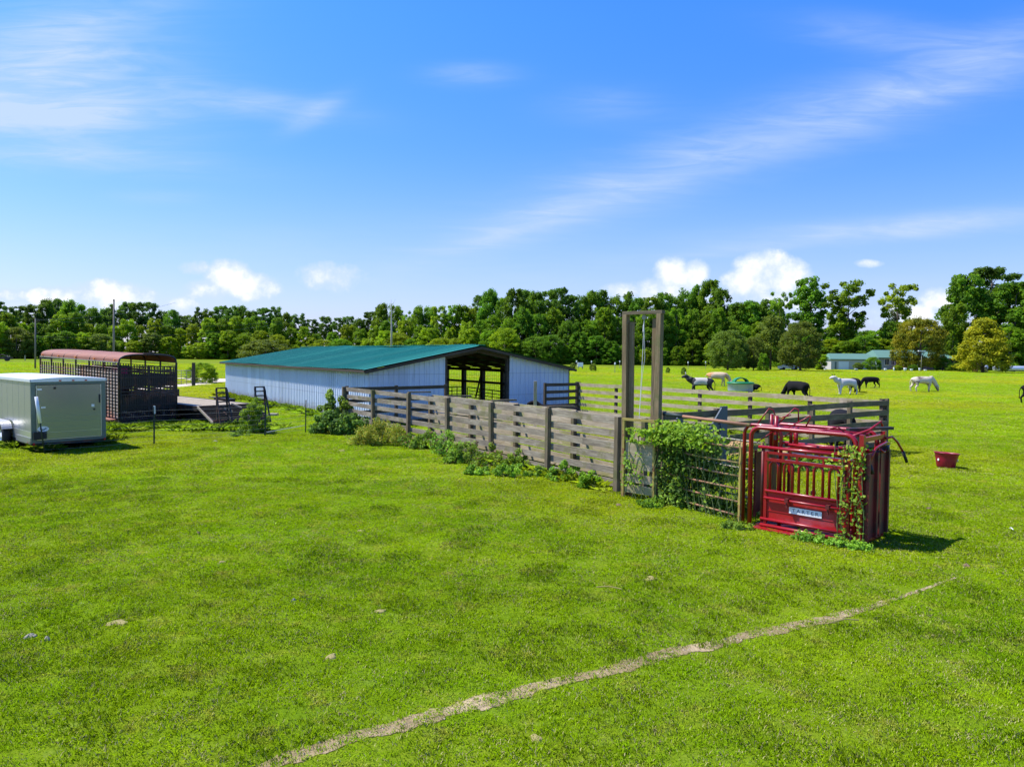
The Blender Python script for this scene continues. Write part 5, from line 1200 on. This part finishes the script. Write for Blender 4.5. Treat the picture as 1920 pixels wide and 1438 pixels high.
# long silver tank at right edge
q0 = atx(1864, 160); t = thing('silver_tank', 'long horizontal silver tank lying at the right edge before the trees', 'tank', (q0.x, q0.y, 0), -.03); m = MB(); m.lathe([(0, -.25), (.45, -.15), (.62, 0), (.62, 12), (.4, 12.2), (0, 12.25)], (0, 0, .75), 20, 'X', False, False); m.build('shell', M['gal_pipe'], t, True)
m = MB()
for k in range(4): m.box(1+k*3, 1.3+k*3, -.5, .5, 0, .4)
m.build('cradle', M['steel_dark'], t)
for px, lb, mt in ((1828, 'rust-orange barrel under the golden tree', 'rust'), (1846, 'blue barrel right of the rusty barrel', 'tank_grey')):
    q = atx(px, 158); m = MB(); m.lathe([(.6, 0), (.65, .5), (.65, 1.0), (.6, 1.5), (0, 1.5)], (0, 0, 0), 14); o = m.build('barrel', M[mt], None, True); o.location = q; tag(o, lb, 'barrel')
# white parked vehicle in the tree gap
def car(px, d, label):
    q = atx(px, d); t = thing('parked_car', label, 'car', q); w = MB(); w.box(-2.1, 2.1, -.85, .85, .35, .95); 
    w.hexa([(-1.3, -.75, .95), (-1.3, .75, .95), (-1.0, .68, 1.5), (-1.0, -.68, 1.5), (1.4, -.75, .95), (1.4, .75, .95), (.8, .68, 1.5), (.8, -.68, 1.5)]); w.build('body', M['white'], t)
    m = MB(); m.box(-.9, .7, -.78, -.72, 1.0, 1.4); m.build('side_window', M['glass'], t)
    for x in (-1.35, 1.35):
        for y in (-.8, .8): m = MB(); m.lathe([(0, -.1), (.33, -.1), (.33, .1), (0, .1)], (x, y, .33), 14, 'Y'); m.build('wheel', M['tyre'], t)
car(1478, 158, 'white car parked under the olive trees left of the shed')
# box and insulator stakes in the far field
for px, lb, w in ((1088, 'small white box on legs in the far field right of the barn', 1.2),):
    q = atx(px, 150); t = thing('hive_box', lb, 'box', q); m = MB(); m.box(-.55, .55, -.4, .4, .5, 1.4); m.build('box', M['white'], t); m = MB()
    for x in (-.45, .45): m.box(x-.06, x+.06, -.4, .4, 0, .6)
    m.build('leg', M['pipe_grey'], t)
sp_ = [(1081, 152), (1109, 150), (1162, 158), (1290, 150), (1323, 160), (1153, 120)]
first = None
for i, (px, d) in enumerate(sp_):
    q = atx(px, d)
    if first is None:
        first = thing('marker_stake', '', 'stake', q, 0, 'white topped stakes in the far field'); m = MB(); m.tube([(0, 0, 0), (0, 0, 1.5)], .05, 6); m.build('rod', M['pipe_grey'], first); m = MB(); m.lathe([(.12, 1.4), (.14, 1.75), (0, 1.8)], (0, 0, 0), 8); m.build('top', M['white'], first); o = first
    else: o = copy_tree(first); o.location = q
    o['label'] = f'{ORD[i]} thin white-topped stake in the far field right of the barn'
for i, (px, py, h, w) in enumerate([(1112, 696, 1.6, 14), (1074, 692, 1.5, 14), (1252, 700, 1.2, 10), (380, 718, 2.2, 22), (1282, 703, 1.4, 10)]):
    q = G(px, py); s = 'weedy yellow-green bush by the field gate' if px == 380 else f'{ORD[i]} low weed clump in the far field right of the barn'
    cm, tm = tree_lib('round', 6, 'leaf_light' if px == 380 else 'leaf_olive', 1.2); t = thing('weed_bush', s, 'bush', (q.x, q.y, -.1), random.uniform(0, 6)); sc = h/20.; t.scale = (sc*1.1*w/14, sc*1.1*w/14, sc)
    o = bpy.data.objects.new('crown', cm); COL.objects.link(o); o.parent = t; o.material_slots[0].link = 'OBJECT'; o.material_slots[0].material = M['leaf_light' if px == 380 else 'leaf_olive']

# big leafy brushwood behind the left end of the barn
mk(497, 672, 634, 120, 'round', 4, 'leaf_olive', 110, 'spreading yellowish bush rising behind the left end of the barn', .3, 'bush')

# ------------------------------------------------------------------ near plants
M['weed'] = leaf_mat('weed_leaves', (.19, .34, .035), (.30, .46, .05), .35, nscale=1.5)
M['weed_dark'] = leaf_mat('dark_bush_leaves', (.07, .14, .02), (.12, .21, .03), .35, nscale=2)
M['weed_yellow'] = leaf_mat('yellow_weed', (.36, .36, .04), (.48, .44, .08), .35, nscale=2)
M['weed_bright'] = leaf_mat('bright_vine_leaves', (.19, .34, .018), (.29, .44, .026), .4, nscale=2)
M['weed_brown'] = mat('brown_dry_leaves', (.22, .10, .05), .8, 0, .4, 8)
M['stem'] = mat('green_stem', (.12, .17, .05), .8)
def plant(name, label, c, rx, ry, h, n_cl, per, leaf, matn, mix=None, seed=0, cat='plant', outward=.5, spiky=False, floor=.0, rot=0.0):
    rs = np.random.RandomState(seed+100); t = thing(name, label, cat, (c[0], c[1], c[2] if len(c) > 2 else 0), rot)
    cs, rad = [], []
    for i in range(n_cl):
        a = rs.uniform(0, 6.28); f = math.sqrt(rs.uniform(0, 1)); z = rs.uniform(.12, 1)*h*(1-.55*f*f); r = rs.uniform(.10, .20)*max(.25, min(rx, h)*.9)+.04
        cs.append((rx*f*math.cos(a), ry*f*math.sin(a), max(r*.6, z-r*.4))); rad.append(r)
    q = clump_leaves(rs, cs, rad, per, leaf, 1.0, outward, .3)
    q = q[q[:, :, 2].min(axis=1) > -.02]
    mats = [M[matn]]+([M[m_] for m_ in mix[0]] if mix else []); idx = None
    if mix:
        idx = np.zeros(len(q)); u = rs.uniform(0, 1, len(q)); 
        for j, p in enumerate(mix[1]): idx[u < p] = j+1; u[u < p] = 2
    npmesh('leaves', q, 4, mats, t, idx)
    m = MB()
    for i in range(min(n_cl, 22)):
        cc = Vector(cs[i]); m.tube([(cc.x*.25, cc.y*.25, 0), (cc.x*.6, cc.y*.6, cc.z*.6), cc], [.010, .007, .004], 4)
    m.build('stems', M['stem'], t); return t
c0 = FPs[0]
plant('climbing_bush', 'tall leafy bush climbing the corner post at the left end of the grey fence', (c0[0]-.25, c0[1]-.35), .75, .5, 1.8, 44, 90, .10, 'weed', seed=1, cat='bush')
q = G(640, 812); plant('bush', 'dense dark green bush at the foot of the corner post', (q.x, q.y), 1.25, .8, .98, 80, 110, .095, 'weed_dark', (['weed'], [.25]), seed=2, cat='bush')
q = G(712, 833); plant('yellow_weed', 'feathery yellowish weed in front of the grey fence', (q.x, q.y), .98, .62, .9, 90, 120, .05, 'weed_yellow', (['weed'], [.3]), seed=3, outward=.1)
q = G(778, 840); plant('weed_patch', 'mixed green and brown weeds right of the yellowish weed', (q.x+.2, q.y+.1), .7, .5, .75, 34, 60, .08, 'weed', (['weed_brown'], [.10]), seed=4)
ws = [(838, 852, .65, .8, 'leafy weeds with brown stems under the third long fence panel'), (870, 866, .45, .55, 'bushy green weeds against the fence base left of the fifth post'), (905, 872, .55, .65, 'dense weeds with reddish dry stalks at the fifth post'), (852, 868, .3, .35, 'small rounded weed in front of the leafy weeds'),
      (895, 890, .28, .25, 'low rosette of weeds out on the grass, leftmost of the small ones'), (965, 880, .34, .55, 'upright weed with pale tips right of the fifth post'), (958, 893, .38, .32, 'low green weed on the grass in front of the upright weed'), (1008, 892, .25, .25, 'tiny green weed by the sixth post'), (1060, 900, .42, .42, 'leafy green weed right of the sixth post'), (1115, 915, .36, .42, 'rounded bright weed near the tall wooden frame'), (1225, 950, .25, .2, 'low weeds under the drop gate')]
for i, (px, py, r, h, lb) in enumerate(ws):
    q = G(px, py); mixm = (['weed_brown', 'weed_bright'], [.15, .2]) if i < 3 else (['weed_bright'], [.35])
    plant('weed', lb, (q.x, q.y), r*1.1, r*.8, h*1.1, 34 if i < 3 else 20, 70, .062, 'weed' if i != 9 else 'weed_bright', mixm, seed=10+i, outward=.35)
q = G(478, 812); t_ = plant('tall_weed', 'tall feathery bright green weed before the right ladder ramp', (q.x, q.y),   .5, .42, 1.5, 60, 150, .05, 'weed_bright', (['weed'], [.4]), seed=31, outward=.0)
q = G(455, 818); plant('weed', 'low pale weed at the foot of the tall feathery weed', (q.x, q.y), .4, .3, .45, 14, 50, .06, 'weed', seed=33)

# vines: leaves spread over a vertical panel
def vine(label, p0, p1, z0, z1, dens, leaf, thick, mats, probs, seed, shape=None, name='vine', nlimit=9000):
    rs = np.random.RandomState(seed); d = p1-p0; L = d.length; u = d.normalized(); nrm = Vector((u.y, -u.x, 0)); t = thing(name, label, 'vine', (p0.x, p0.y, 0), math.atan2(u.y, u.x))
    n = int(dens*L*(z1-z0)); s = rs.uniform(0, 1, n); z = rs.uniform(0, 1, n); keep = np.ones(n, bool)
    if shape: keep = shape(s, z, rs)
    cl = np.sin(s*L*9+3*np.sin(z*7))+np.sin(z*11+s*5)+rs.normal(0, .7, n); keep &= cl > -1.0
    s = s[keep]; z = z[keep]; n = len(s); y = rs.normal(0, thick, n)-.04+(.12*(s > .33) if label.startswith('dense') else 0)
    c = np.stack([s*L, y, z0+z*(z1-z0)], axis=1); nr = rnd_dirs(rs, n)*.8+np.array([0, -.4, .6]); nr /= np.linalg.norm(nr, axis=1, keepdims=True)
    q = leaf_quads(rs, c, nr, leaf, .75); idx = None
    if len(mats) > 1:
        idx = np.zeros(n); uu = rs.uniform(0, 1, n)
        for j, p in enumerate(probs): idx[uu < p] = j+1; uu[uu < p] = 2
    npmesh('leaves', q, 4, [M[k] for k in mats], t, idx)
    m = MB(); rnd = random.Random(seed)
    for k in range(max(3, int(L*5))):
        x = rnd.uniform(.02, .98)*L; pts = [(x, -.03, 0)]
        for j in range(1, 6): x = min(L, max(0, x+rnd.uniform(-.15, .15))); pts.append((x, rnd.uniform(-.06, .02), (z1)*j/5*rnd.uniform(.85, 1)))
        m.tube(pts, .007, 4)
    m.build('stems', M['stem'], t); return t
sh1 = lambda s, z, rs: (z < 1.0-.5*np.clip(s-.40, 0, 1)/.6+rs.normal(0, .04, len(s))) & (rs.uniform(0, 1, len(s)) > np.clip((s-.30)*4.0, 0, .93))
vine('dense dark leafed vine covering the left part of the rusty pipe panel', PA-TD*.05, PB, .0, 1.5, 2000, .075, .09, ['weed_dark', 'weed'], [.35], 41, sh1)
sh2 = lambda s, z, rs: (s < .68+rs.normal(0, .08, len(s)))
vine('dark leaf layer added to darken the alley behind the left part of the pipe panel', PA-TD*.05+CV*.3, PB+CV*.3, .0, 1.45, 1700, .09, .15, ['weed_dark', 'weed'], [.3], 48, lambda s, z, rs: s < .62+rs.normal(0, .08, len(s)))  # extra dark leaves added so the gaps behind the vine read as shade
vine('bright green vine spilling over the top of the pipe panel', PA-TD*.15, PB, 1.25, 1.72, 2200, .085, .16, ['weed_bright', 'weed', 'weed_dark'], [.3, .15], 42, sh2)
vine('light green vine hanging on the rusty drop gate', TB+TD*.1+CV*-.2, TB+TD*.95+CV*-.2, 0.25, 1.05, 520, .075, .05, ['weed', 'weed_bright'], [.35], 43, lambda s, z, rs: (s < .55) & (z < .95))
vine('sprigs of vine across the top of the drop gate panel', TB+TD*.25+CV*-.18, TB+TD*1.0+CV*-.18, 1.2, 1.52, 1500, .08, .07, ['weed_bright', 'weed'], [.25], 44)
vine('sunlit vine growing on the far side panel of the alley', PA2, PB2+CV*.3, 0, 1.4, 420, .08, .12, ['weed', 'weed_dark'], [.4], 45)
e0 = CH0+CU*1.62-CV*.06; e1 = CH0+CU*2.0-CV*.06
vine('green and yellow vine climbing the right end of the chute side', e0, e1, .0, 1.62, 820, .065, .05, ['weed', 'weed_bright', 'weed_yellow'], [.35, .15], 46)
vine('reddish tipped vine tangled along the chute top rail', CH0+CU*1.35-CV*.02, CH0+CU*2.0-CV*.02, 1.28, 1.68, 560, .06, .10, ['weed_bright', 'weed_yellow', 'weed_brown'], [.3, .10], 47, lambda s, z, rs: (z < .35+s*.6))
q = CH0+CU*1.55-CV*.28; plant('weed', 'leafy weeds at the foot of the chute with red stalks', (q.x, q.y), .62, .2, .22, 46, 40, .045, 'weed', (['weed_bright', 'weed_brown'], [.3, .08]), seed=51, rot=math.atan2(CU.y, CU.x))
q = G(1380, 992); plant('weed', 'low weeds where the pipe panel meets the chute', (q.x, q.y), .28, .2, .22, 12, 40, .055, 'weed', seed=52)
q = CH0+CU*.9+CV*.95; plant('weed', 'green weeds seen through the far side of the chute', (q.x, q.y), .8, .5, .5, 26, 50, .06, 'weed_bright', seed=53)
q = Vector((*CP[3], 0))-Vector((fd.x, fd.y, 0))*-.4; plant('weed', 'weeds growing along the shaded closing fence behind the chute', (q.x+.2, q.y-.2), 1.4, .3, .5, 26, 50, .07, 'weed', seed=54)

# ------------------------------------------------------------------ grass, as instanced tufts on one object
def blade_patch(name, seed, n, rad, hmin, hmax, w, dry=.04, spread=.5, mats=('blade', 'blade_dry')):
    rs = np.random.RandomState(seed); a = rs.uniform(0, 6.28, n); r = rad*np.sqrt(rs.uniform(0, 1, n)); x, y = r*np.cos(a), r*np.sin(a)
    k = int(n*.5); cx, cyy = rs.uniform(-rad, rad, 14)*.8, rs.uniform(-rad, rad, 14)*.8; ci = rs.randint(0, 14, k); x[:k] = cx[ci]+rs.normal(0, .025, k); y[:k] = cyy[ci]+rs.normal(0, .025, k)
    h = rs.uniform(hmin, hmax, n); d = rs.uniform(0, 6.28, n); lean = rs.uniform(.1, spread, n)*h*1.6; fx, fy = np.cos(d), np.sin(d); sx, sy = -fy, fx; ww = w*rs.uniform(.6, 1.3, n)/2
    b = np.stack([x, y, np.zeros(n)], 1); S = np.stack([sx*ww, sy*ww, np.zeros(n)], 1); mid = b+np.stack([fx*lean*.35, fy*lean*.35, h*.6], 1); tip = b+np.stack([fx*lean, fy*lean, h*rs.uniform(.7, 1.0, n)], 1)
    V = np.stack([b-S, b+S, mid+S*.8, tip, mid-S*.8], 1)
    idx = (rs.uniform(0, 1, n) < dry).astype(int)
    me = npmesh(name, V, 5, [M[k_] for k_ in mats], link=False, mats_idx=idx); return bpy.data.objects.new(name, me)
def scatter(name, pts, sxy, sz, protos, seed=1):
    me = bpy.data.meshes.new(name); me.vertices.add(len(pts)); me.vertices.foreach_set('co', pts.astype(np.float32).reshape(-1))
    at = me.attributes.new('sc', 'FLOAT_VECTOR', 'POINT'); at.data.foreach_set('vector', np.stack([sxy, sxy, sz], 1).astype(np.float32).reshape(-1))
    o = bpy.data.objects.new(name, me); COL.objects.link(o)
    coll = bpy.data.collections.new(name+'_tufts')
    for p in protos: coll.objects.link(p)
    ng = bpy.data.node_groups.new(name, 'GeometryNodeTree'); ng.interface.new_socket('Geometry', in_out='INPUT', socket_type='NodeSocketGeometry'); ng.interface.new_socket('Geometry', in_out='OUTPUT', socket_type='NodeSocketGeometry')
    N = ng.nodes; L = ng.links; gi = N.new('NodeGroupInput'); go = N.new('NodeGroupOutput'); ip = N.new('GeometryNodeInstanceOnPoints'); ci = N.new('GeometryNodeCollectionInfo')
    ci.inputs['Collection'].default_value = coll; ci.inputs['Separate Children'].default_value = True; ci.inputs['Reset Children'].default_value = True
    rv = N.new('FunctionNodeRandomValue'); rv.data_type = 'FLOAT_VECTOR'; rv.inputs[0].default_value = (-.06, -.06, 0); rv.inputs[1].default_value = (.06, .06, 6.283); rv.inputs['Seed'].default_value = seed
    ri = N.new('FunctionNodeRandomValue'); ri.data_type = 'INT'; ri.inputs[4].default_value = 0; ri.inputs[5].default_value = len(protos)-1
    na = N.new('GeometryNodeInputNamedAttribute'); na.data_type = 'FLOAT_VECTOR'; na.inputs[0].default_value = 'sc'
    L.new(gi.outputs[0], ip.inputs['Points']); L.new(ci.outputs[0], ip.inputs['Instance']); ip.inputs['Pick Instance'].default_value = True; L.new(ri.outputs[2], ip.inputs['Instance Index'])
    L.new(rv.outputs[0], ip.inputs['Rotation']); L.new(na.outputs[0], ip.inputs['Scale']); L.new(ip.outputs[0], go.inputs[0])
    o.modifiers.new('scatter', 'NODES').node_group = ng; return o
tp_ = np.array([(p[0], p[1], p[2]) for p in track_pts]); dpts = np.array([(p[0], p[1], p[2]) for p in [ (a[0]*(1-t)+b[0]*t, a[1]*(1-t)+b[1]*t, a[2]) for A_ in (dr, dr2) for a, b in zip(A_, A_[1:]) for t in np.linspace(0, 1, 12)]])
def gen_points(seed):
    rs = np.random.RandomState(seed); P_, S_, Z_ = [], [], []
    for (d0, d1, dens, sc) in ((4.2, 10, 13, 1.0), (10, 17, 9, 1.25), (17, 28, 5.5, 1.7), (28, 48, 2.3, 2.6), (48, 90, .8, 4.4), (90, 170, .3, 7.0)):
        w = d1*.78+1.0; st_ = 1/math.sqrt(dens); gx, gy = np.meshgrid(np.arange(-w, w, st_), np.arange(d0, d1, st_)); x = gx.ravel()+rs.uniform(-.5, .5, gx.size)*st_; y = gy.ravel()+rs.uniform(-.5, .5, gx.size)*st_; k = np.abs(x) < y*.76+1.0; x, y = x[k], y[k]
        P_.append(np.stack([x, y, np.zeros(len(x))], 1)); S_.append(np.full(len(x), sc)); Z_.append(rs.uniform(.7, 1.25, len(x))*(1+.1*sc))
    p = np.concatenate(P_); s = np.concatenate(S_); z = np.concatenate(Z_)
    keep = np.ones(len(p), bool)
    for arr, pad in ((tp_*np.array([1, 1, .55]), .02), (dpts, .6)):
        for i in range(0, len(arr)):
            keep &= (p[:, 0]-arr[i, 0])**2+(p[:, 1]-arr[i, 1])**2 > (arr[i, 2]+pad)**2
    # not inside the barn
    rel = p[:, :2]-np.array([BO.x, BO.y]); a = rel@np.array([BU.x, BU.y]); b = rel@np.array([BV.x, BV.y]); keep &= ~((a > 0) & (a < BW) & (b > 0) & (b < BL))
    return p[keep], s[keep], z[keep]
p, s, z = gen_points(5)
print('GRASS POINTS', len(p))
lo = np.sin(p[:, 0]*.9+np.sin(p[:, 1]*.7))*np.cos(p[:, 1]*1.1+1.3*np.sin(p[:, 0]*.5)); z = z*(1+.10*lo)
protos = [blade_patch('tuft%d' % i, i, 620, .30, .010, .030, .0058, .04+.03*i, .85) for i in range(4)]
protos.append(blade_patch('tuft_dry', 7, 560, .30, .010, .032, .0055, .34, .9)); protos.append(blade_patch('tuft_broad', 8, 480, .29, .010, .028, .008, .02, .95)); protos.append(blade_patch('tuft_fine', 9, 720, .3, .015, .042, .0045, .1, .6))
g = scatter('grass', p, s, z, protos); tag(g, 'short bright green pasture grass over the whole foreground', 'grass', kind='stuff')
# taller grass along edges and under trailers
rs = np.random.RandomState(8); pts = []
def along(a, b, n, w):
    a = np.array(a[:2]); b = np.array(b[:2]); t = rs.uniform(0, 1, n)[:, None]; q = a+(b-a)*t+rs.normal(0, w, (n, 2)); pts.append(q)
for a, b in zip(FPs, FPs[1:]): along(a, b, 9, .08)
ca = G(95, 842); cb = G(260, 812); along(G(200, 808), G(335, 800), 90, .5); along(G(330, 803), G(480, 806), 110, .5); along(G(60, 838), G(10, 838), 20, .2); along(G(80, 838), G(200, 824), 40, .3)
along(BO-BV*.0+BU*-.3, BO+BV*BL-BU*.3, 150, .25); along(G(84, 849), G(90, 846), 8, .1)
for a, b in zip(CP, CP[1:]): along(a, b, 14, .2)
for a, b in zip(BPn, BPn[1:]): along(a, b, 14, .2)
q = np.concatenate(pts); n = len(q); tall = [blade_patch('tall_tuft%d' % i, 50+i, 110, .16, .14, .42, .012, .06, .6, ('tallblade', 'blade_dry')) for i in range(3)]
g = scatter('tall_grass', np.concatenate([q, np.zeros((n, 1))], 1), rs.uniform(.8, 1.5, n), rs.uniform(.3, .95, n), tall, 3); tag(g, 'tufts of uncut grass along fence bases and under the trailers', 'grass', kind='stuff')

# ------------------------------------------------------------------ small things on the grass
pats = [(221, 1168, .17, 'straw', 'pale straw-coloured dried dung pat in the left foreground'), (57, 1195, .09, 'stone', 'small pale stone at the lower left'), (415, 1055, .10, 'straw', 'small yellowish dry patch of dung left of centre'), (372, 1001, .06, 'dung', 'small brown dung pat left of centre'), (678, 996, .10, 'straw', 'dry tan dung pat in the middle lawn'),
        (404, 828, .12, 'stone', 'small grey stone on the grass before the flatbed trailer'), (1220, 1085, .16, 'straw', 'faint dry pat on the lawn below the pipe panel'), (1160, 948, .12, 'dung', 'brown dung pat in front of the tall wooden frame'), (1856, 889, .22, 'straw', 'sandy bare spot right of the red tub'), (713, 1147, .10, 'straw', 'yellow dry tuft in the central foreground'),
        (551, 1128, .04, 'stone', 'tiny grey stone left of the yellow tuft'), (621, 1232, .10, 'straw', 'yellowish leaf patch near the lower centre'), (1005, 1385, .09, 'straw', 'pale straw patch near the bottom edge'), (88, 1200, .05, 'stone', 'second small stone at the lower left'), (1742, 955, .10, 'dung', 'dark dung pat right of the chute'), (1812, 1062, .10, 'dung', 'brown pat right of the chute shadow'), (640, 845, .32, 'straw', 'pale dry straw patch before the dense dark bush'), (690, 852, .26, 'straw', 'second dry straw patch right before the yellowish weed'), (1765, 880, .18, 'straw', 'worn dry grass beside the red tub')]
for i, (px, py, r, mt, lb) in enumerate(pats):
    q = G(px, py); flat = mt == 'straw'; r *= .75
    o = mound('dung_pat' if mt == 'dung' else ('stone' if mt == 'stone' else 'dry_patch'), lb, (q.x, q.y, .0), r, r*.7, .040 if not flat else .022, M[mt], i+3, i*.7, 'stone' if mt == 'stone' else 'pat', nr=5, ns=16)
for i, (x0, y0, x1, y1, lb) in enumerate([(1118, 1100, 1166, 1104, 'pale straw stalk lying on the lawn below the drop gate'), (1560, 1166, 1610, 1162, 'thin stick lying across the end of the dirt track'), (1893, 990, 1900, 993, 'white scrap on the grass at the right edge')]):
    a, b = G(x0, y0, .05), G(x1, y1, .06); m = MB(); m.tube([(0, 0, .05), (b-a)*.5+Vector((0, .01, .07)), (b-a)+Vector((0, 0, .05))], .008, 5); o = m.build('stalk', M['straw'] if i < 2 else M['white'], None); o.location = (a.x, a.y, 0); tag(o, lb, 'stalk')

rs = np.random.RandomState(77); cl = []
for (x, y, w) in track_pts[::1]:
    if y > 11: continue
    for k in range(5):
        a = rs.uniform(0, 6.28); r = abs(rs.normal(0, w*.30)); cl.append((x+r*math.cos(a), y+r*math.sin(a), rs.uniform(.004, .016)))
mb = MB()
for (x, y, r) in cl:
    j = rs.uniform(.6, 1.3, 6); v = [(x+r*j[0], y, .006), (x, y+r*j[1], .006), (x-r*j[2], y, .006), (x, y-r*j[3], .006), (x+r*.1, y, .006+r*.8*j[4])]
    for a, b in ((0, 1), (1, 2), (2, 3), (3, 0)): mb.tri(v[a], v[b], v[4])
o = mb.build('clods', mat('dry_soil_clods', (.42, .34, .22), 1.0, 0, .35, 30)); tag(o, 'dry soil crumbs scattered along the dirt track', 'soil', kind='stuff')
